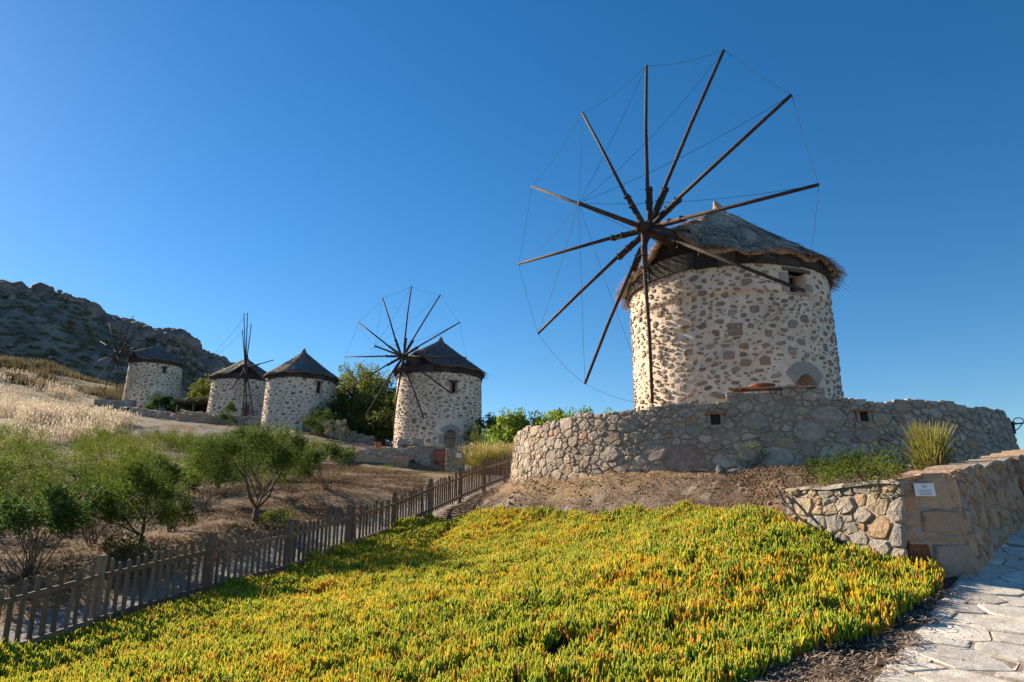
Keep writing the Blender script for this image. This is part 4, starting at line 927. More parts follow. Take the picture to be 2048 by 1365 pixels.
sc_ = scatter('mulch', np.c_[x, y, ground_z(x, y)], np.c_[np.zeros((len(x), 2)), NR.rand(len(x))*6.28], NR.uniform(.7, 1.5, len(x)), NR.randint(0, 4, len(x)), [straws(s, 'litter', 26, .13, .05, .22, .0055) for s in range(4)]); tag(sc_, 'straw coloured mulch and dry grass lying under the garden shrubs', 'mulch')
# clods, pebbles and dry bits on the bare bank below the parapet
def clods(seed, n):
    rr = random.Random(seed); V = []; F = []; A = []
    for k in range(n):
        v, f = ROCKS[rr.randrange(8)]; s_ = rr.uniform(.004, .013) if rr.random() < .86 else rr.uniform(.013, .03); p = np.array([rr.gauss(0, .14), rr.gauss(0, .14), 0]); sub = icorock(rr.randrange(50), 1); b = len(V)
        V += [tuple(w) for w in sub[0]*s_*np.array([1.2, 1, .8])+p]; F += [tuple(i+b for i in w) for w in sub[1]]; A += [rr.random()]*len(sub[0])
    return V, F, A, M['clod']
BANK = [(-2.0, 19.2), (-1.2, 17.8), (.85, 15.6), (1.7, 13.8), (2.62, 13.1), (3.4, 11.6), (3.35, 10.3), (3.4, 9.4), (3.6, 9.0), (4.6, 8.6), (5.6, 10.2), (8.0, 12.4), (9.0, 13.6), (6.5, 13.9), (4.7, 14.2), (3.0, 15.1), (1.2, 17.0), (.2, 19.2), (-.4, 21.8), (-1.1, 21.8)]
q = sample_poly(BANK, 42, 8); q = q[NR.rand(len(q)) < sm(.3, .62, fbm(q[:, 0]*1.5, q[:, 1]*1.5, 55))+.12]; x, y = q[:, 0], q[:, 1]
def soil_z(x, y):
    g = ground_z(x, y); dw = np.maximum(-path_side(x, y)-.2, 0); dr = np.maximum(np.hypot(x-MC[0], y-MC[1])-6.85, 0); t = dw/(dw+dr+1e-6)
    zt = np.interp(x, [3.3, 4.1, 7.0, 9.4], [.30, .34, .75, 1.13]); right = ((x-3.38)*.955-(y-9.15)*.296) > 0
    return np.where(right, np.maximum(zt*(1-t)+.98*t+.02, g), g)
bp = np.array([tuple(bed_pt(NR.randint(0, 3), NR.rand(), NR.rand())) for _ in range(900)]); nright = ((x-3.38)*.955-(y-9.15)*.296) < 0; x, y = x[nright], y[nright]
PZ = np.vstack([np.c_[x, y, ground_z(x, y)], bp]); x, y = PZ[:, 0], PZ[:, 1]
sc_ = scatter('soil_clods', PZ, np.c_[np.zeros((len(x), 2)), NR.rand(len(x))*6.28], NR.uniform(.35, 1.4, len(x))**1.6, NR.randint(0, 4, len(x)), [clods(s, 11) for s in range(4)]); tag(sc_, 'crumbly brown clods on the bare bank below the curved parapet', 'soil')
q = sample_poly(BANK, 22, 18); x, y = q[:, 0], q[:, 1]
nright = ((x-3.38)*.955-(y-9.15)*.296) < 0; x, y = x[nright], y[nright]; PZ = np.vstack([np.c_[x, y, ground_z(x, y)+.005], bp[:260]]); x, y = PZ[:, 0], PZ[:, 1]
sc_ = scatter('bank_straw', PZ, np.c_[np.zeros((len(x), 2)), NR.rand(len(x))*6.28], NR.uniform(.7, 1.5, len(x)), NR.randint(0, 4, len(x)), [straws(s+9, 'litter', 13, .12, .05, .25, .004) for s in range(4)]); tag(sc_, 'thin dry straw strewn over the bare bank', 'straw')
EDGE = [(4.7, 7.3), (4.35, 6.9), (3.4, 6.4), (2.6, 5.75), (1.6, 5.3), (.9, 4.6), (.9, 3.3), (2.2, 4.65), (4.6, 7.25)]
q = sample_poly(EDGE, 120, 9); x, y = q[:, 0], q[:, 1]
sc_ = scatter('plant_debris', np.c_[x, y, ground_z(x, y)+.01], np.c_[np.zeros((len(x), 2)), NR.rand(len(x))*6.28], NR.uniform(.5, 1.1, len(x)), NR.randint(0, 4, len(x)), [straws(s+19, 'debris', 20, .07, .03, .13, .0045, .04) for s in range(4)]); tag(sc_, 'dead brown leaves and twigs along the edge of the paving', 'debris')

def grass_tuft(seed, m_, n, h0, h1, plume, w=.006, spread=.12):
    rr = random.Random(seed); V = []; F = []; A = []
    for k in range(n):
        p = Vector((rr.gauss(0, spread), rr.gauss(0, spread), 0)); a = rr.uniform(0, 6.3); h = rr.uniform(h0, h1); ln = Vector((math.cos(a), math.sin(a), 0))*h*rr.uniform(.05, .35); s_ = Vector((-math.sin(a), math.cos(a), 0))*w
        mid = p+ln*.3+Vector((0, 0, h*.6)); tip = p+ln+Vector((0, 0, h)); b = len(V); V += [p-s_, p+s_, mid+s_, mid-s_, tip+s_*.3, tip-s_*.3]; F += [(b, b+1, b+2, b+3), (b+3, b+2, b+4, b+5)]; c_ = rr.random(); A += [c_*.7]*6
        if plume and rr.random() < .55:
            for q_ in range(3):
                b = len(V); e = tip+Vector((rr.gauss(0, .02), rr.gauss(0, .02), -.03*q_)); s2 = Vector((rr.uniform(-1, 1), rr.uniform(-1, 1), 0)).normalized()*rr.uniform(.016, .03); V += [e-Vector((0, 0, .07)), e+s2, e+Vector((rr.gauss(0, .03), rr.gauss(0, .03), .08)), e-s2]; F += [(b, b+1, b+2, b+3)]; A += [.75+.25*c_]*4
    return [tuple(v) for v in V], F, A, M[m_]
q = sample_poly(BANK, 5, 28); x, y = q[:, 0], q[:, 1]; nright = ((x-3.38)*.955-(y-9.15)*.296) < 0; x, y = x[nright], y[nright]
sc_ = scatter('dry_weeds', np.c_[x, y, ground_z(x, y)-.01], np.c_[np.zeros((len(x), 2)), NR.rand(len(x))*6.28], NR.uniform(.3, 1.0, len(x)), NR.randint(0, 4, len(x)), [grass_tuft(s+70, 'litter', 30, .03, .13, False, .004, .07) for s in range(4)]); tag(sc_, 'tiny withered brown weeds dotted over the bare bank', 'weeds')
q = sample_poly(GRASS, 6.5, 10); x, y = q[:, 0], q[:, 1]; dd = np.hypot(x, y); k_ = (NR.rand(len(x)) < np.clip(60/dd, .35, 1)) & (NR.rand(len(x)) < sm(.38, .58, fbm(x*.13, y*.13, 61))*(.35+.65*sm(.3, .6, fbm(x*.6, y*.6, 62)))); x, y, dd = x[k_], y[k_], dd[k_]
sc_ = scatter('dry_grass', np.c_[x, y, ground_z(x, y)], np.c_[np.zeros((len(x), 2)), NR.rand(len(x))*6.28], NR.uniform(.7, 1.4, len(x)), NR.randint(0, 5, len(x)), [grass_tuft(s, 'dry_grass', 17, .25, .9, True, .007, .24) for s in range(5)]); tag(sc_, 'pale feathery dry grass catching the sun on the slope', 'grass')
HILLP = [(-52, 88), (-60, 84), (-78, 88), (-92, 84), (-100, 108), (-70, 116), (-52, 106)]
q = sample_poly(HILLP, 1.6, 12); q = q[NR.rand(len(q)) < sm(.3, .62, fbm(q[:, 0]*.16, q[:, 1]*.16, 57))]; x, y = q[:, 0], q[:, 1]
sc_ = scatter('hill_scrub_grass', np.c_[x, y, ground_z(x, y)], np.c_[np.zeros((len(x), 2)), NR.rand(len(x))*6.28], NR.uniform(.9, 1.9, len(x)), NR.randint(0, 4, len(x)), [grass_tuft(s+30, 'hill_grass', 26, .2, .6, False, .02, .35) for s in range(4)]); tag(sc_, 'dull olive scrub grass over the hump below the mountain', 'scrub')
# scrub on the mountain's flank
rs = np.random.RandomState(77); n = 2400; a = np.radians(rs.uniform(-46, -15, n)); t_ = rs.uniform(.05, .97, n); rg = 175+160*t_
cz = np.interp(np.degrees(a), [p[0] for p in RIDGE], [p[1] for p in RIDGE]); x, y = rg*np.sin(a), rg*np.cos(a)
z = 12+(np.tan(np.radians(cz))*335-12)*(.35*t_+.65*t_**1.6)+(fbm(x*.02, y*.02, 41)-.47)*9*np.minimum(t_*2, 1)-np.abs(fbm(x*.045, y*.045, 31, 5)-.47)*2*5*sm(.3, .9, t_)
def scrub_geo(seed):
    r_ = np.random.RandomState(seed); g = r_.normal(size=(70, 3)); g /= np.linalg.norm(g, axis=1, keepdims=True); g[:, 2] = np.abs(g[:, 2])*.8; C = g*r_.uniform(.4, 1, (70, 1)); D = g+r_.normal(size=(70, 3))*.5
    D /= np.linalg.norm(D, axis=1, keepdims=True); s = np.cross(D, r_.normal(size=(70, 3))); s /= np.linalg.norm(s, axis=1, keepdims=True)
    V = np.stack([C, C+D*.25+s*.18, C+D*.5, C+D*.25-s*.18], 1).reshape(-1, 3); return V, np.arange(280).reshape(-1, 4), np.repeat(r_.rand(70), 4), M['leaf_scrub']
sc_ = scatter('mountain_scrub', np.c_[x, y, z], np.c_[np.zeros((n, 2)), rs.rand(n)*6.28], rs.uniform(.5, 1.5, n), rs.randint(0, 4, n), [scrub_geo(s) for s in range(4)]); tag(sc_, 'dark low scrub dotted over the flank of the rocky mountain', 'scrub')
LAWN = [(-3, 25), (-9, 36), (-4, 38.4), (-.8, 33), (-.6, 27)]
q = np.vstack([sample_poly(LAWN, 12, 13), sample_poly([(-9, 36), (-12, 32), (-24, 33), (-26, 44), (-42, 70), (-40, 76), (-20, 58), (-9, 47), (-4, 42)], 4, 14)]); x, y = q[:, 0], q[:, 1]; k_ = fbm(x*.45, y*.45, 64) > .47; x, y = x[k_], y[k_]
sc_ = scatter('short_turf', np.c_[x, y, ground_z(x, y)], np.c_[np.zeros((len(x), 2)), NR.rand(len(x))*6.28], NR.uniform(.4, .9, len(x)), NR.randint(0, 3, len(x)), [grass_tuft(s+50, 'hill_grass', 24, .04, .12, False, .008, .2) for s in range(3)]); tag(sc_, 'short patchy turf in front of the mills', 'turf')

n = 700; pu, pv = NR.uniform(-1.2, 8, n), NR.uniform(.0, 1.9, n)*NR.rand(n)**.5; pp = np.array([path_pt(a, b) for a, b in zip(pu, pv)])
sc_ = scatter('path_grit', np.c_[pp[:, 0], pp[:, 1], base_z(pp[:, 0], pp[:, 1])+.018], np.c_[np.zeros((n, 2)), NR.rand(n)*6.28], NR.uniform(.15, .45, n), NR.randint(0, 4, n), [clods(s+20, 5) for s in range(4)]); tag(sc_, 'brown grit lying in the joints of the paving', 'grit')
# ------------------------------------------------------------------ plants
def leaf_geo(C, D, L_, w, rs):
    """diamond leaves, folded a little along the midrib"""
    n = len(C); D = D/(np.linalg.norm(D, axis=1, keepdims=True)+1e-9); q = rs.normal(size=(n, 3)); s = np.cross(D, q); s /= (np.linalg.norm(s, axis=1, keepdims=True)+1e-9)
    L_ = L_[:, None]; w_ = (w if np.ndim(w) else np.full(n, w))[:, None]
    V = np.stack([C, C+D*L_*.45+s*w_, C+D*L_, C+D*L_*.45-s*w_], 1).reshape(-1, 3); return V
def leaves(name, C, D, L_, w, m_, parent, seed, bias=None):
    rs = np.random.RandomState(seed); V = leaf_geo(C, D, L_, w, rs); a = np.clip(rs.normal(.45, .25, len(C)) + (0 if bias is None else bias), 0, 1); F = np.arange(len(C)*4).reshape(-1, 4)
    return mesh(name, V, F, M[m_], parent, rnd=np.repeat(a, 4))
def clumps(c, r, n_cl, n_leaf, cr, rs, lo=-.55, shell=.55):
    """leaf centres gathered in clumps through an ellipsoid; gaps stay open between clumps"""
    d = rs.normal(size=(n_cl*3, 3)); d /= np.linalg.norm(d, axis=1, keepdims=True); d = d[d[:, 2] > lo][:n_cl]
    q = d*(shell+(1-shell)*rs.rand(len(d), 1)**.6)*rs.uniform(.72, 1.2, (len(d), 1)); cc = np.array(c)+q*np.array(r)
    i = rs.randint(0, len(cc), n_leaf); sz = cr*rs.uniform(.5, 1.4, len(cc)); g = rs.normal(size=(n_leaf, 3)); g /= (np.linalg.norm(g, axis=1, keepdims=True)); g *= rs.rand(n_leaf, 1)**.45
    C = cc[i]+g*sz[i][:, None]; D = g*.8+q[i]*.6+rs.normal(size=(n_leaf, 3))*.5+np.array([0, 0, .15])
    return C, D, cc, (rs.rand(len(cc))-.5)[i]*.5
def limb(mb, a, b, r0, r1, rr, n=5, wob=.06):
    a, b = Vector(a), Vector(b); L_ = (b-a).length; P = [a+(b-a)*t_+Vector((rr.gauss(0, wob), rr.gauss(0, wob), rr.gauss(0, wob*.4)))*L_*(1 if 0 < t_ < 1 else 0) for t_ in np.linspace(0, 1, 5)]
    mb.tube(P, [r0+(r1-r0)*t_ for t_ in np.linspace(0, 1, 5)], n)
def gz(x, y): return float(ground_z(np.array([x]), np.array([y]))[0])
def shrub(label, x, y, h, w, stems, n_leaf, lm, leaf=(.05, .09, .011), flowers=0, fm='flower_pink', seed=1, crown_lo=.42, trunk=False, cat='shrub', name='shrub', group='garden shrubs', z=None, ncl=26, clr=.2, lean=(0, 0), ysq=1.0):
    rr = random.Random(seed); rs = np.random.RandomState(seed); z0 = gz(x, y)-.04 if z is None else z; root = thing(name, label, cat, (x, y, z0), group)
    cz = z0+h*(crown_lo+(1-crown_lo)/2); c = (x+lean[0], y+lean[1], cz); r = (w/2, w/2*ysq, h*(1-crown_lo)/2)
    C, D, cc, bias = clumps(c, r, ncl, n_leaf, clr*w, rs)
    k_ = C[:, 2] > z0+.03; C, D, bias = C[k_], D[k_], bias[k_]
    leaves('crown', C, D, rs.uniform(leaf[0], leaf[1], len(C)), leaf[2], lm, root, seed, bias)
    if stems:
        if trunk:
            f = Vector((x+lean[0]*.3, y+lean[1]*.3, z0+h*.15)); mb = MB(); limb(mb, (x, y, z0), f, .034*h, .028*h, rr, 7, .04)
            for k in range(stems):
                t = cc[rr.randrange(len(cc))]; limb(mb, f, t, .0135*h, .004*h, rr, 5, .05)
            mb.build('trunk', M['bark'], root, True)
        else:
            for k in range(stems):
                mb = MB(); t = cc[rr.randrange(len(cc))]; a = rr.uniform(0, 6.3); limb(mb, (x+.07*math.cos(a), y+.07*math.sin(a), z0), t, .011, .005, rr, 5, .03); mb.build('stem', M['bark'], root, True)
    if flowers:
        top = cc[cc[:, 2] > np.median(cc[:, 2])]; t = top[rs.randint(0, len(top), flowers)]+rs.normal(0, clr*w*.35, (flowers, 3))+np.array([0, 0, clr*w*.5])
        k = 9; Cf = np.repeat(t, k, 0)+rs.normal(0, .022, (flowers*k, 3))*(np.array([.5, .5, 2.2]) if fm == 'flower_purple' else 1)
        leaves('blossom', Cf, rs.normal(size=(len(Cf), 3)), rs.uniform(.02, .04, len(Cf)), .012, fm, root, seed+1)
    return root
# near the fence
shrub('small umbrella-shaped tree with forked trunk standing in mulch behind the fence', -5.84, 16.04, 2.12, 2.7, 9, 22000, 'leaf_vitex', (.05, .09, .0085), 60, 'flower_purple', 11, .36, True, 'tree', 'small_tree', None, ncl=64, clr=.095, lean=(.05, 0))
shrub('pink flowering shrub at the far end of the mulch near the retaining wall', -5.41, 20.45, 1.42, 1.25, 11, 2400, 'leaf_oleander', (.09, .15, .013), 9, 'flower_pink', 12, .42, ncl=18, clr=.16)
shrub('dense dark shrub with thick leaning trunk close to the fence', -7.04, 13.5, 1.55, 2.0, 6, 18000, 'leaf_vitex', (.045, .085, .0085), 0, 'flower_pink', 13, .05, True, ncl=54, clr=.105)
shrub('upright many-stemmed shrub left of the leaning-trunk shrub', -8.30, 14.1, 1.5, 1.1, 14, 2300, 'leaf_oleander', (.09, .15, .013), 6, 'flower_pink', 14, .45, ncl=14, clr=.17)
shrub('fan of bare stems with leafy top at the left end of the fence', -8.0, 11.9, 1.45, 1.5, 20, 3600, 'leaf_oleander', (.09, .16, .014), 2, 'flower_pink', 15, .50, ncl=18, clr=.17)
shrub('shrub half cut by the left picture edge above the fence', -9.9, 13.6, 1.6, 1.6, 10, 4200, 'leaf_vitex', (.05, .09, .010), 0, 'flower_pink', 16, .36, True, ncl=24, clr=.16)
shrub('thin many-stemmed shrub right of the leaning-trunk shrub', -7.5, 15.6, 1.45, 1.05, 15, 2000, 'leaf_oleander', (.09, .15, .012), 3, 'flower_pink', 17, .48, ncl=13, clr=.17)
shrub('pink blossoming shrub behind the small umbrella-shaped tree', -8.1, 18.5, 1.55, 1.2, 12, 2400, 'leaf_oleander', (.09, .15, .013), 16, 'flower_pink', 18, .45, ncl=15, clr=.17)
shrub('tiny stemmy plant in the mulch left of the umbrella-shaped tree', -7.3, 20.3, 1.2, .8, 9, 700, 'leaf_oleander', (.08, .14, .012), 2, 'flower_pink', 19, .5, ncl=9, clr=.18)
shrub('low green weed clump at the foot of the umbrella-shaped tree', -5.35, 16.1, .42, .62, 0, 800, 'leaf_bush', (.05, .09, .008), 0, seed=20, crown_lo=.0, ncl=10, clr=.18, cat='weed', name='weed')
shrub('low green weed clump under the leaning-trunk shrub', -7.1, 13.0, .40, .95, 0, 1100, 'leaf_ivy', (.05, .09, .008), 0, seed=21, crown_lo=.0, ncl=12, clr=.18, cat='weed', name='weed')
# thicket higher up
TH = [(-12.6, 17.6, 1.5, 2.4, 'leaf_vitex', 'dark rounded bush behind the stem fan, second row of the garden'), (-15.2, 20.5, 1.7, 2.8, 'leaf_bush', 'broad yellow green bush at the left picture edge, second row'),
 (-11.2, 20.6, 1.5, 2.2, 'leaf_bush', 'bush with pale flower tips in the middle of the thicket'), (-9.6, 22.8, 1.6, 2.3, 'leaf_vitex', 'purple flecked bush left of the umbrella-shaped tree'),
 (-13.8, 24.2, 1.5, 2.8, 'leaf_bush', 'olive green bush deep in the thicket, third row'), (-17.8, 24.0, 1.6, 3.0, 'leaf_bush', 'spreading bush near the left edge, third row'),
 (-10.8, 26.5, 1.7, 2.6, 'leaf_vitex', 'purple flowering bush behind the umbrella-shaped tree'), (-8.3, 25.3, 1.4, 1.9, 'leaf_vitex', 'small purple flowering bush right behind the umbrella-shaped tree'),
 (-16.6, 28.5, 1.4, 2.8, 'leaf_bush', 'light green bush at the top of the thicket'), (-21.5, 28.0, 1.6, 3.2, 'leaf_bush', 'wide bush at the left edge just below the dry grass'),
 (-13.2, 30.0, 1.3, 2.4, 'leaf_vitex', 'greyish bush with lilac spikes before the armless mill'), (-19.6, 33.0, 1.3, 2.6, 'leaf_bush', 'bright green bush below the grey gravel track'),
 (-24.3, 33.5, 1.5, 3.0, 'leaf_bush', 'round green bush standing in the edge of the dry grass'), (-15.5, 35.0, 1.2, 2.4, 'leaf_vitex', 'lilac spiked bush below the low block wall'),
 (-17.6, 36.4, .95, 2.6, 'leaf_bush', 'low olive bush between the gravel track and the thicket'), (-13.4, 36.8, .95, 2.3, 'leaf_vitex', 'low lilac flecked bush below the terrace wall'), (-20.2, 40.6, .9, 2.6, 'leaf_bush', 'low bush left of the dead reddish brush'), (-10.2, 36.4, .9, 1.9, 'leaf_bush', 'low bush between the silver olive bush and the umbrella-shaped tree'), (-16.0, 40.4, .9, 2.4, 'leaf_vitex', 'low lilac bush nearest the squat block wall'),
 (-11.0, 33.0, 1.2, 2.0, 'leaf_vitex', 'lilac spiked bush below the stone stair'), (-22.5, 38.5, 1.3, 2.6, 'leaf_bush', 'highest green bush where the gravel track begins')]
for k, (bx, by, bh, bw, lm, lb) in enumerate(TH):
    shrub(lb, bx, by, bh*1.0, bw*1.25, 5, 7000, lm, (.06, .11, .011), 30 if 'purple' in lb or 'lilac' in lb else (10 if 'flower' in lb else 0), 'flower_purple' if 'purple' in lb or 'lilac' in lb else 'flower_pink', 100+k, .02, True, 'bush', 'bush', 'bushes of the thicket', ncl=52, clr=.095)
# dead reddish brush beside the gravel track
shrub('low heap of dead reddish brush beside the gravel track', -21.5, 44.0, .7, 2.2, 0, 1800, 'dry_stem', (.10, .25, .008), 0, seed=130, crown_lo=0, ncl=14, clr=.2, cat='brush', name='dead_brush', group=None)
# hedges round the far mills
shrub('dense ivy green hedge in front of the farthest mill', -38.6, 74.6, 2.3, 3.2, 0, 3600, 'leaf_ivy', (.12, .22, .05), 0, seed=131, crown_lo=0, ncl=40, clr=.13, cat='hedge', name='hedge', group=None)
shrub('dark green hedge beside the pergola', -35.2, 73.4, 2.0, 3.4, 0, 3200, 'leaf_dark', (.12, .22, .05), 0, seed=132, crown_lo=0, ncl=40, clr=.13, cat='hedge', name='hedge', group=None)
shrub('round green bush by the stair of the armless mill', -14.4, 51.2, 2.1, 2.1, 0, 3600, 'leaf_ivy', (.08, .16, .03), 4, seed=133, crown_lo=0, ncl=36, clr=.14, cat='bush', name='bush', group=None, fm='flower_pink')
shrub('dark bush under the door of the armless mill', -14.6, 53.4, 2.2, 2.2, 0, 2600, 'leaf_dark', (.09, .17, .03), 0, seed=134, crown_lo=0, ncl=30, clr=.14, cat='bush', name='bush', group=None)
shrub('silver grey olive bush before the ruined grey wall', -12.4, 48.2, 1.7, 1.9, 0, 3400, 'leaf_olive', (.07, .13, .014), 0, seed=135, crown_lo=0, ncl=34, clr=.13, cat='bush', name='bush', group=None)
shrub('young prickly plant on the low wall before the broken-wheel mill', -24.3, 58.2, 1.9, 1.6, 5, 1300, 'leaf_ivy', (.1, .2, .035), 0, seed=136, crown_lo=0, ncl=14, clr=.17, cat='plant', name='plant', group=None)
shrub('dark rounded evergreen bush right of the wheel mill', -1.6, 38.5, 2.5, 2.2, 0, 5200, 'leaf_pine', (.06, .12, .012), 0, seed=137, crown_lo=0, ncl=44, clr=.13, cat='bush', name='bush', group=None)
shrub('leafy shoots rising behind the parapet left of the large mill', 3.05, 19.2, 1.15, 1.5, 6, 800, 'leaf_fig', (.06, .11, .014), 0, seed=138, crown_lo=.15, ncl=15, clr=.10, cat='shrub', name='shrub', group=None, z=1.84)
shrub('spindly yellow flowered weed at the foot of the parapet', 4.80, 14.0, .62, .9, 6, 420, 'leaf_bush', (.03, .06, .008), 5, 'fountain_grass', 139, .25, cat='weed', name='weed', group=None, ncl=12, clr=.12, z=.93)
shrub('trailing dark ivy mat spilling over the low wall', 5.05, 9.5, .40, 2.0, 0, 4200, 'leaf_ivy', (.03, .06, .011), 0, seed=140, crown_lo=0, ncl=46, clr=.10, cat='ivy', name='ivy', group=None, z=.42, ysq=.6)
shrub('sparse creeper hanging down the corner of the low wall', 4.12, 7.62, .62, .45, 5, 620, 'leaf_bush', (.022, .045, .007), 0, seed=141, crown_lo=.05, ncl=16, clr=.16, cat='creeper', name='creeper', group=None, z=-.02)
shrub('dry olive creeper on top of the low wall', 4.5, 8.7, .34, 1.3, 0, 1700, 'leaf_bush', (.025, .05, .007), 0, seed=142, crown_lo=0, ncl=26, clr=.11, cat='creeper', name='creeper', group=None, z=.33, ysq=.5)
for k, (wx, wy, lb) in enumerate([(.4, 18.6, 'small grass weed at the left foot of the parapet'), (5.9, 13.2, 'small green weed at the foot of the parapet near the low wall'), (-6.0, 33.5, 'little green weed on the turf below the retaining wall')]):
    shrub(lb, wx, wy, .28, .5, 0, 320, 'leaf_bush', (.04, .09, .006), 0, seed=150+k, crown_lo=0, ncl=8, clr=.2, cat='weed', name='weed', group=None)
def grass_clump(label, x, y, z0, n, h0, h1, spread, m_, seed, base_m=None, name='grass_clump'):
    root = thing(name, label, 'grass', (x, y, z0)); rr = random.Random(seed); V = []; F = []; A = []
    for k in range(n):
        a = rr.uniform(0, 6.3); q = rr.random()**.6*spread*.35; p = Vector((x+q*math.cos(a), y+q*math.sin(a), z0)); h = rr.uniform(h0, h1); out = Vector((math.cos(a), math.sin(a), 0))*spread*rr.uniform(.05, .75); s_ = Vector((-math.sin(a+.4), math.cos(a+.4), 0))*rr.uniform(.004, .008)*(1 if h < 1.2 else 1.8)
        m1 = p+out*.35+Vector((0, 0, h*.6)); tp = p+out+Vector((0, 0, h)); b = len(V); V += [p-s_, p+s_, m1+s_, m1-s_, tp+s_*.4, tp-s_*.4]; F += [(b, b+1, b+2, b+3), (b+3, b+2, b+4, b+5)]; c_ = rr.random()*.7; A += [c_, c_, c_+.1, c_+.1, c_+.3, c_+.3]
    mesh('blades', V, F, M[m_], root, rnd=A); return root, rr
gr, rr = grass_clump('tall clump of yellow green grass on the bed behind the low wall', 5.66, 9.35, .50, 420, .35, .80, .40, 'fountain_grass', 200)
rs = np.random.RandomState(5); a = rs.rand(700)*6.28; q = rs.rand(700)**.5*.26; Cc = np.c_[5.70+q*np.cos(a), 9.35+q*np.sin(a), .72+rs.rand(700)*.42]; leaves('sprigs', Cc, np.c_[np.cos(a)*.4, np.sin(a)*.4, np.ones(700)], rs.uniform(.03, .06, 700), .005, 'leaf_bush', gr, 6, .3)
gr2, rr = grass_clump('dry brown grass round the foot of the tall grass clump', 5.72, 9.28, .50, 260, .12, .36, .34, 'dry_stem', 201)
gr3, rr = grass_clump('large fountain of feathery yellow grass behind the far fence end', -.95, 28.6, gz(-.95, 28.6), 1500, .5, 1.3, 1.6, 'fountain_grass', 202)
gr4, rr = grass_clump('second feathery yellow grass clump next to the parapet end', .35, 29.6, gz(.35, 29.6), 1100, .5, 1.45, 1.4, 'fountain_grass', 203)
rs = np.random.RandomState(8)
for g_, (cx_, cy_) in ((gr3, (-.95, 28.6)), (gr4, (.35, 29.6))):
    n = 500; a = rs.rand(n)*6.28; q = rs.rand(n)**.5*1.25; zz = gz(cx_, cy_)+.8+rs.rand(n)*.55-q*.15; leaves('plumes', np.c_[cx_+q*np.cos(a), cy_+q*np.sin(a), zz], np.c_[np.cos(a)*.5, np.sin(a)*.5, np.ones(n)], rs.uniform(.10, .2, n), .018, 'dry_stem', g_, 9, .3)

def tree(label, x, y, h, w, lm, seed, n_leaf=9000, leaf=(.16, .30, .045), crown_lo=.1, ncl=70, clr=.11, z=None, name='tree', ysq=1):
    rr = random.Random(seed); rs = np.random.RandomState(seed); z0 = gz(x, y)-.1 if z is None else z; root = thing(name, label, 'tree', (x, y, z0), 'trees behind the mills')
    c = (x, y, z0+h*(crown_lo+1)/2); r = (w/2, w/2*ysq, h*(1-crown_lo)/2); C, D, cc, bias = clumps(c, r, ncl, n_leaf, clr*w, rs, -.8, .35)
    k_ = C[:, 2] > z0; C, D, bias = C[k_], D[k_], bias[k_]
    leaves('crown', C, D, rs.uniform(leaf[0], leaf[1], len(C)), leaf[2], lm, root, seed, bias)
    mb = MB(); limb(mb, (x, y, z0), (x, y, z0+h*.6), .03*h, .012*h, rr, 7, .02)
    for k in range(12): limb(mb, (x, y, z0+h*rr.uniform(.2, .55)), cc[rr.randrange(len(cc))], .012*h, .004*h, rr)
    mb.build('trunk', M['bark'], root, True); return root
tree('green pine between the farthest mill and the broken-wheel mill', -36.6, 84.0, 6.6, 6.4, 'leaf_pine', 301, 8000, (.2, .4, .06))
tree('pine just left of the broken-wheel mill', -32.8, 80.0, 5.6, 5.0, 'leaf_pine', 302, 6000, (.2, .4, .06))
tree('tall pine right beside the armless mill', -14.2, 62.5, 7.4, 5.6, 'leaf_pine', 303, 9500, (.16, .34, .05))
tree('broad pine behind the wheel of the open-wheel mill', -11.2, 60.0, 6.2, 5.6, 'leaf_pine', 304, 9500, (.16, .34, .05))
tree('dark pine touching the left side of the open-wheel mill', -9.0, 56.5, 5.2, 4.6, 'leaf_pine', 305, 8000, (.16, .34, .05))
tree('low dark evergreen under the pines beside the open-wheel mill', -10.0, 53.2, 2.9, 5.6, 'leaf_dark', 306, 6500, (.16, .3, .045), 0)
tree('dark evergreen filling the gap left of the open-wheel mill', -8.4, 51.0, 2.9, 3.6, 'leaf_dark', 310, 5500, (.16, .3, .05), 0)
tree('bright leafy tree right of the open-wheel mill', .45, 36.6, 3.5, 3.3, 'leaf_fig', 307, 9000, (.11, .20, .04), .05, 60, .11)
tree('leafy tree whose crown just tops the parapet', 2.9, 36.2, 3.3, 3.6, 'leaf_fig', 308, 9000, (.11, .20, .04), .05, 60, .11)
tree('dark evergreen right of the armless mill below the tall pine', -13.4, 57.5, 4.2, 5.0, 'leaf_dark', 311, 8000, (.16, .3, .05), 0)
tree('dark evergreen behind the ruined wall', -10.6, 55.5, 3.8, 5.2, 'leaf_dark', 312, 8000, (.16, .3, .05), 0)
tree('darker small tree between the leafy trees and the open-wheel mill', -1.2, 45.5, 3.2, 3.0, 'leaf_pine', 309, 5000, (.13, .24, .04), 0, 40, .13)

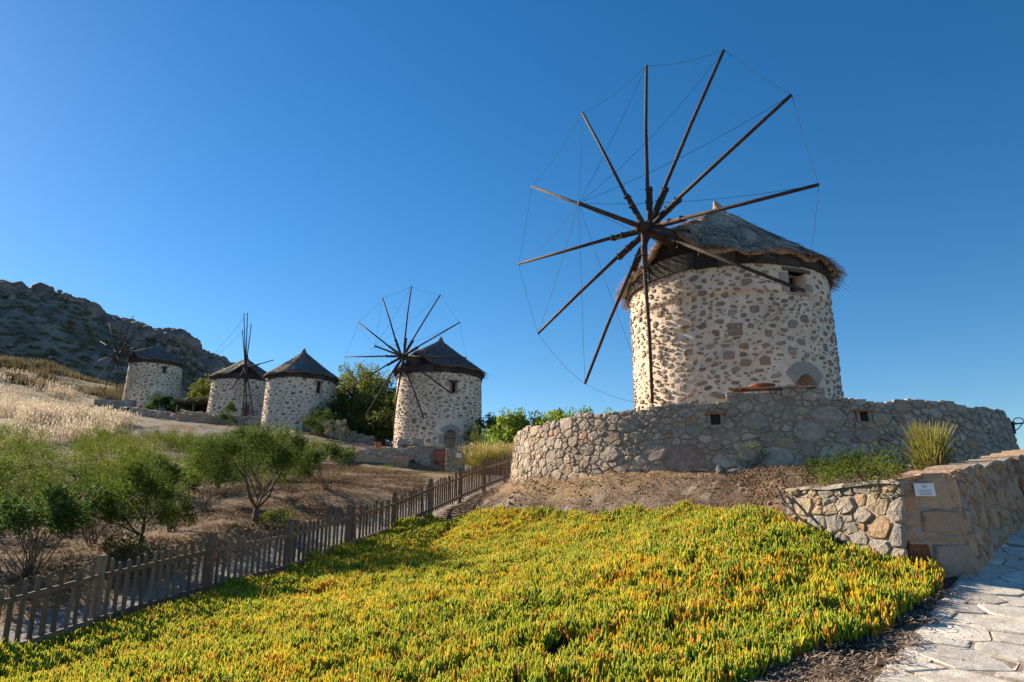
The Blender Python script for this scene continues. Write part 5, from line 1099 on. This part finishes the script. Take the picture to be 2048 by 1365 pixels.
# ------------------------------------------------------------------ walls and things round the far mills
def block_wall(label, pts, z0s, z1s, thick, matn, seed, radii=None, name='stone_wall', core_m='mortar', limit=60, group=None, cat='wall', k=1.4, proud=.05, rel=0):
    a, b = Vector((*pts[0], 0)), Vector((*pts[1], 0)); L_ = (b-a).length; d_ = (b-a)/L_; n_ = Vector((d_.y, -d_.x, 0))
    if n_.dot(-a) < 0: n_ = -n_
    if rel:
        ga, gb = gz(a.x, a.y), gz(b.x, b.y); z0s = (ga-.6, gb-.6); z1s = (ga+rel, gb+rel)
    root = thing(name, label, cat, ((a.x+b.x)/2, (a.y+b.y)/2, min(z0s)), group)
    lo = lambda s: z0s[0]+(z0s[1]-z0s[0])*s/L_; rr = random.Random(seed); ph = rr.uniform(0, 6)
    hi = lambda s: z1s[0]+(z1s[1]-z1s[0])*s/L_+.05*math.sin(s*1.9+ph)+.03*math.sin(s*5+ph)
    mp_ = lambda s, z, d: a+d_*s+n_*d+Vector((0, 0, z))
    core(root, [L_*i/14 for i in range(15)], lo, lambda s: hi(s)-.02, mp_, thick, core_m)
    if radii: masonry(root, L_, lo, hi, mp_, radii, matn, seed, k=k, gap=.02, proud=proud, limit=limit)
    return root
rwall = block_wall('grey rubble retaining wall with round drain below the open-wheel mill', [(-8.0, 39.15), (-3.75, 39.15)], (2.0, 1.9), (3.86, 3.98), 1.2, 'rubble', 51, [(.30, 20), (.22, 120), (.15, 300), (.10, 300)], limit=90)
mb = MB(); mb.tube([(-5.62, 39.12, 3.02), (-5.62, 39.04, 3.02)], .15, 12); mb.build('drain_hole', M['void'], rwall)
block_wall('low ochre plastered wall at the left foot of the retaining wall', [(-9.6, 36.6), (-5.6, 37.3)], (2.0, 2.0), (3.30, 3.18), .5, 'ochre_stone', 52, [(.34, 20), (.26, 80), (.18, 150)], core_m='wall_mortar', limit=40, proud=.03)
mb = MB(); mb.box((-6.25, 38.0, 2.55), 1.1, .5, 1.3, .1); tag(mb.build('plaster_pier', M['ochre_stone']), 'square ochre pier joining the low wall to the retaining wall', 'pier')
block_wall('short stone pillar with white notice right of the red panel', [(-3.62, 37.6), (-2.72, 37.45)], (1.9, 1.9), (3.72, 3.75), .7, 'rubble', 53, [(.16, 30), (.11, 80)], name='stone_pillar', limit=30, cat='pillar')
rp = thing('red_panel', 'red painted metal panel hung on the retaining wall', 'panel', (-3.97, 38.95, 2.95))
mb = MB(); mb.box((-3.97, 38.9, 3.33), .76, .06, .74); mb.build('plate', M['red_paint'], rp)
mb = MB()
for a, b, w_, h in ((-3.97, 3.70, .80, .05), (-3.97, 2.96, .80, .05), (-4.365, 3.33, .05, .78), (-3.575, 3.33, .05, .78)): mb.box((a, 38.88, b), w_, .1, h)
mb.build('frame', M['rust'], rp)
for sx in (-.24, .24): mb = MB(); mb.box((-3.97+sx, 38.86, 3.03), .16, .04, .07); mb.build('latch', M['iron'], rp)
def notice(label, x, y, z, w_, h, rz, post=0):
    nt_ = thing('notice_board', label, 'notice', (x, y, z-h/2)); mb = MB(); mb.box((x, y, z), w_, .02, h, rz); mb.build('plate', M['sign_white'], nt_)
    if post:
        mb = MB(); X = Matrix.Rotation(rz, 3, 'Z'); p = X @ Vector((0, .03, 0)); mb.tube([(x+p.x, y+p.y, z-post), (x+p.x, y+p.y, z)], .02, 6); mb.build('stake', M['iron'], nt_)
    return nt_
notice('small white notice on the stone pillar beside yellow grass', -2.88, 37.36, 3.28, .30, .24, -.1)
notice('small white notice before the stair of the armless mill', -16.9, 53.1, 6.15, .34, .26, .2, .9)
def pot(label, x, y, z, r0, r1, h, name='clay_pot'):
    mb = MB(); mb.lathe((x, y, z), [(r0, 0), (r1*.95, h*.78), (r1*1.08, h*.80), (r1*1.08, h), (r1*.92, h), (r1*.80, h*.45), (.02, h*.40)], 18); return tag(mb.build(name, M['terracotta'], smooth=False), label, 'pot')
pot('terracotta pot at the foot of the stone pillar', -3.66, 38.2, gz(-3.66, 38.2)-.02, .17, .27, .58)
pot('wide shallow terracotta dish on the raised parapet', 5.36, 14.40, 2.655, .17, .25, .09, 'clay_dish')
pot('small red clay pot on the ruined end of the retaining wall', -7.6, 39.0, 3.88, .14, .2, .26)
block_wall('ruined grey rubble wall below the pines', [(-14.2, 53.2), (-10.2, 51.0)], (4.6, 4.3), (7.0, 5.75), .7, 'rubble', 54, [(.34, 20), (.25, 120), (.17, 250)], limit=60)
block_wall('rough curved wall end stepping up left of the retaining wall', [(-9.3, 39.6), (-7.9, 39.2)], (2.2, 2.2), (3.45, 4.0), .7, 'rubble', 55, [(.22, 30), (.15, 100)], limit=30)
block_wall('grey stone wall left of the farthest mill steps', [(-46.6, 75.4), (-42.3, 75.6)], (10.6, 10.3), (12.75, 12.7), .7, 'rubble', 56, [(.40, 30), (.28, 120), (.2, 200)], limit=40)
block_wall('low plastered wall in the dry grass left of the farthest mill', [(-51.5, 77.3), (-46.8, 76.2)], (11.0, 10.7), (12.25, 12.15), .5, 'ochre_stone', 57, [(.4, 20), (.3, 60)], core_m='wall_mortar', limit=30)
block_wall('long low stone kerb wall along the gravel track', [(-40.5, 70.2), (-31.8, 63.9)], (9.2, 7.6), (10.75, 9.05), .5, 'rubble', 58, rel=.7, radii= [(.36, 40), (.26, 150), (.18, 200)], limit=60)
block_wall('squat stone block wall at the bend of the gravel track', [(-30.6, 62.0), (-26.5, 60.0)], (6.9, 6.8), (8.45, 8.2), .7, 'ochre_stone', 59, rel=.8, radii= [(.36, 30), (.26, 100), (.18, 150)], limit=40, core_m='wall_mortar')
block_wall('short cubic stone pier above the bend of the gravel track', [(-31.6, 64.6), (-30.4, 64.2)], (7.4, 7.4), (9.1, 9.05), .7, 'ochre_stone', 60, rel=1.0, radii= [(.3, 10), (.2, 40)], limit=20, core_m='wall_mortar', cat='pier')
block_wall('rubble terrace wall before the broken-wheel mill', [(-30.5, 62.9), (-19.6, 57.6)], (6.8, 6.2), (8.9, 7.6), .6, 'rubble', 61, rel=.95, radii= [(.36, 40), (.26, 200), (.18, 300)], limit=60)
block_wall('sloping stair wall of the armless mill', [(-17.4, 54.2), (-16.4, 57.0)], (5.5, 6.2), (6.5, 7.9), .5, 'rubble', 62, [(.25, 20), (.18, 60)], limit=20)
block_wall('second stair wall beside the white notice', [(-17.2, 53.4), (-14.6, 54.6)], (5.4, 5.4), (6.2, 7.0), .5, 'ochre_stone', 63, [(.25, 20), (.18, 60)], limit=20, core_m='wall_mortar')
# rusty drum lying on the kerb wall
dr = thing('rusty_drum', 'rusty steel drum lying on its side by the gravel track', 'drum', (-39.3, 69.6, 9.7))
ax_ = Vector((.55, .83, 0)).normalized(); pc = Vector((-39.4, 69.2, 10.32)); mb = MB(); mb.tube([pc, pc+ax_*.02, pc+ax_*.55, pc+ax_*1.15, pc+ax_*1.17], [.58, .62, .60, .62, .58], 20); mb.build('drum_body', M['iron'], dr, True)
mb = MB(); mb.tube([pc-ax_*.03, pc-ax_*.002], .56, 20); mb.build('drum_lid', M['rust'], dr)
# pergola
pg = thing('pergola', 'dark thatched pergola on rough posts left of the broken-wheel mill', 'pergola', (-32.6, 69.8, 9.5))
for px_, py_ in ((-34.9, 70.6), (-32.7, 69.4), (-30.6, 68.6), (-33.9, 72.4), (-29.8, 70.4)): mb = MB(); mb.tube([(px_, py_, 8.8), (px_+.05, py_, 11.55)], .10, 7); mb.build('post', M['bark'], pg)
mb = MB(); X = Matrix.Rotation(-.43, 3, 'Z'); mb.box((-32.3, 70.5, 11.66), 5.6, 2.9, .22, -.43); mb.build('brush_roof', M['roof_dark'], pg)
rs = np.random.RandomState(9); n = 2600; ua, va = rs.uniform(-2.8, 2.8, n), rs.uniform(-1.6, 1.6, n); Cv = np.c_[-32.3+ua*math.cos(.43)+va*math.sin(.43), 70.5-ua*math.sin(.43)+va*math.cos(.43), 11.75+rs.rand(n)*.35-.2*np.abs(va)]; leaves('vine', Cv, rs.normal(size=(n, 3)), rs.uniform(.15, .28, n), .07, 'leaf_dark', pg, 4)
mb = MB(); mb.box((-31.9, 71.9, 10.2), 5.2, .2, 2.8, -.43); mb.build('back_wall', M['dark_board'], pg)
# bench and millstones at the foot of the open-wheel mill
for k, (mx2, lb) in enumerate([(-7.0, 'old millstone leaning against the open-wheel mill, nearer the pines'), (-6.0, 'old millstone leaning against the open-wheel mill, nearer the door')]):
    mb = MB(); mb.tube([(mx2, 43.9, 4.55), (mx2, 44.1, 4.58)], .36, 14); tag(mb.build('millstone', M['grey_block']), lb, 'millstone', 'millstones by the mill')
mb = MB(); mb.box((-6.5, 43.7, 4.45), 1.1, .3, .06); mb.box((-6.9, 43.7, 4.2), .08, .28, .5); mb.box((-6.1, 43.7, 4.2), .08, .28, .5); tag(mb.build('plank_bench', M['grey_wood']), 'low plank bench between the two old millstones', 'bench')
for k, (sx, sy, h, lb) in enumerate([(-11.3, 47.2, 1.0, 'taller of two short wooden stakes before the ruined wall'), (-11.75, 47.0, .6, 'shorter of two wooden stakes before the ruined wall')]):
    mb = MB(); z_ = gz(sx, sy); mb.tube([(sx, sy, z_-.1), (sx+.03, sy, z_+h)], .07, 7); tag(mb.build('wooden_stake', M['beam_wood']), lb, 'stake')
# crooked rail post by the door of the armless mill
rl = thing('hand_rail', 'crooked dark handrail at the stair of the armless mill', 'handrail', (-15.9, 55.6, 7.2)); mb = MB(); mb.tube([(-15.95, 55.6, 6.6), (-16.0, 55.6, 8.3), (-16.15, 55.6, 8.55)], .05, 6); mb.build('rail_post', M['iron'], rl)
mb = MB(); mb.tube([(-16.0, 55.6, 8.4), (-15.2, 55.8, 8.1), (-14.4, 56.2, 8.35)], .03, 5); mb.build('rail_bar', M['iron'], rl)
# blue tarpaulin patch on the armless mill's roof
c3 = (-18.64, 59.48); mb = MB()
def r3(th, f, o=.05): return cyl_pt(c3, th, .10+(3.29-.10)*f, 14.42+(11.97-14.42)*(f**.94)+o)
Vt = [r3(162.6+18-30*i/8, .72+.26*j/3, .07) for i in range(9) for j in range(4)]; mb.add(Vt, [(i*4+j, i*4+j+1, i*4+5+j, i*4+4+j) for i in range(8) for j in range(3)]); tag(mb.build('tarpaulin', M['tarp']), 'blue grey tarpaulin patch on the roof of the armless mill', 'tarpaulin')

# ------------------------------------------------------------------ small things close by
rk = thing('forked_rock', 'grey green forked rock lying on the bare bank', 'rock', (4.3, 13.62, .70))
for nm, p, s_, rz in (('rock_body', (4.36, 13.62, .80), (.33, .14, .13), .5), ('rock_knob', (4.07, 13.52, .90), (.11, .09, .10), .2)):
    V_, F_ = icorock(71 if nm == 'rock_body' else 73, 3, .2); Mx = Matrix.Translation(p) @ Matrix.Rotation(rz, 4, 'Z') @ Matrix.Rotation(-.25, 4, 'Y') @ Matrix.Diagonal((*s_, 1)); o = mesh(nm, (np.c_[V_, np.ones(len(V_))] @ np.array(Mx).T)[:, :3], F_, M['rock'], rk)
for k, (sx, sy, s_, lb) in enumerate([(4.55, 12.9, .09, 'pale fist-sized stone on the bank right of the forked rock'), (4.15, 12.6, .06, 'small pale stone on the bank below the forked rock'), (4.75, 12.2, .12, 'flat whitish stone half buried in the bank'), (1.0, 15.0, .10, 'flat grey stone at the upper edge of the succulents'), (1.75, 13.75, .09, 'pale stone in a gap of the succulents')]):
    V_, F_ = icorock(80+k, 2, .2); o = mesh('loose_stone', V_*np.array([s_*1.3, s_, s_*.6])+np.array([sx, sy, gz(sx, sy)+s_*.2]), F_, M['pale_stone']); tag(o, lb, 'stone', 'loose stones on the bank')
V_, F_ = icorock(91, 2, .2); V_ = V_*np.array([.085, .045, .012]); o = mesh('flat_pebble', V_+np.array([3.36, 5.92, float(base_z(3.36, 5.92)[0])+.05]), F_, M['rock']); tag(o, 'flat dark pebble lying on the paved path', 'pebble')
mb = MB(); P = [(3.38, 8.95, .36), (3.36, 8.82, .34), (3.33, 8.62, .20), (3.42, 8.35, -.02), (3.62, 8.05, -.22), (3.8, 7.8, -.36)]; mb.tube(P, .016, 7); tag(mb.build('hose', M['iron'], smooth=True), 'black hose bent over the buried end of the low wall', 'hose')
mb = MB(); P = [(1.62, 4.98), (1.85, 4.85), (2.08, 4.68)]; mb.tube([(a, b, float(base_z(a, b)[0])+.05) for a, b in P], .014, 6); tag(mb.build('irrigation_pipe', M['iron'], smooth=True), 'thin dark pipe in the dead leaves beside the paving', 'pipe')
# enamel plaque on the corner of the low wall
p0, p1 = Vector((4.14, 7.44, 0)), Vector((4.68, 7.37, 0)); d_ = (p1-p0).normalized(); n_ = Vector((d_.y, -d_.x, 0)); up = (Vector((0, 0, 1))-n_*.13).normalized(); nn = d_.cross(up)
pl = thing('wall_plaque', 'small white plaque with a bird drawing fixed to the low wall corner', 'plaque', (4.33, 7.3, .2))
cen = p0+d_*.225+n_*(.11-.13*(.285+.75)+.062)+Vector((0, 0, .285)); X = Matrix((d_, -nn, up)).transposed()
mb = MB(); mb.box(cen, .20, .006, .135, M=X); mb.build('plate', M['sign_white'], pl)
def pq(u_, v_): return cen+d_*u_+up*v_+nn*.0045
def strokes(name, segs, w_):
    mb = MB()
    for (a, b) in segs:
        A_, B_ = pq(*a), pq(*b); s_ = (B_-A_).cross(nn).normalized()*w_; mb.add([A_-s_, B_-s_, B_+s_, A_+s_], [(0, 1, 2, 3)])
    mb.build(name, M['ink'], pl)
strokes('bird_drawing', [((-.032, .056), (-.016, .044)), ((-.016, .044), (-.018, .034)), ((-.018, .034), (-.008, .026)), ((-.008, .026), (-.017, .012)), ((-.008, .026), (.004, .030)), ((.004, .030), (.010, .046)), ((.010, .046), (.020, .030)), ((.020, .030), (.028, .027)), ((.004, .030), (.020, .030)), ((-.006, .046), (-.002, .050))], .0022)
rr = random.Random(2); segs = []
for row, (v_, hw, n) in enumerate(((-.004, .068, 24), (-.018, .056, 20), (-.036, .066, 23), (-.050, .056, 20))):
    u_ = -hw
    while u_ < hw:
        w_ = rr.uniform(.003, .008); segs.append(((u_, v_+rr.uniform(-.0006, .0006)), (min(u_+w_, hw), v_))); u_ += w_+rr.uniform(.001, .003)
strokes('print', segs, .0027)
# iron lantern on the right flank of the parapet
lt = thing('wall_lantern', 'black iron lantern on a scrolled bracket at the right end of the parapet', 'lantern', (13.5, 17.6, 1.9))
# bracket foot sits on the wall's right silhouette
b_ = ring_map(sa(-71), 2.12, .0); out = Vector((b_.x-MC[0], b_.y-MC[1], 0)).normalized()
mb = MB(); mb.box(b_+out*.05, .08, .08, .30, math.atan2(out.y, out.x)); mb.build('wall_plate', M['iron'], lt)
mb = MB(); mb.tube([b_+out*.05+Vector((0, 0, .08)), b_+out*.30+Vector((0, 0, .10)), b_+out*.52+Vector((0, 0, .10))], .018, 6); mb.tube([b_+out*(.18+.10*math.cos(q_))+Vector((0, 0, .16+.07*math.sin(q_))) for q_ in np.linspace(-.5, 4.6, 10)], .012, 5); mb.tube([b_+out*.05-Vector((0, 0, .10)), b_+out*.16-Vector((0, 0, .02)), b_+out*.24+Vector((0, 0, .08))], .012, 5); mb.build('bracket', M['iron'], lt)
lc = b_+out*.50; mb = MB(); mb.lathe((lc.x, lc.y, lc.z-.06), [(.02, .14), (.05, .10), (.14, 0), (.13, -.02)], 6); mb.build('hood', M['iron'], lt)
for q_ in range(6):
    a_ = q_*PI/3; mb = MB(); mb.tube([(lc.x+.105*math.cos(a_), lc.y+.105*math.sin(a_), lc.z-.08), (lc.x+.075*math.cos(a_), lc.y+.075*math.sin(a_), lc.z-.30)], .009, 4); mb.build('glazing_bar', M['iron'], lt)
mb = MB(); mb.lathe((lc.x, lc.y, lc.z-.32), [(.085, 0), (.085, .025)], 6); mb.build('base', M['iron'], lt)
mb = MB(); mb.lathe((lc.x, lc.y, lc.z-.295), [(.066, 0), (.094, .205)], 6); mb.build('glass', M['rust'], lt)
for o in bpy.data.objects:
    if '_w' in o: del o['_w']
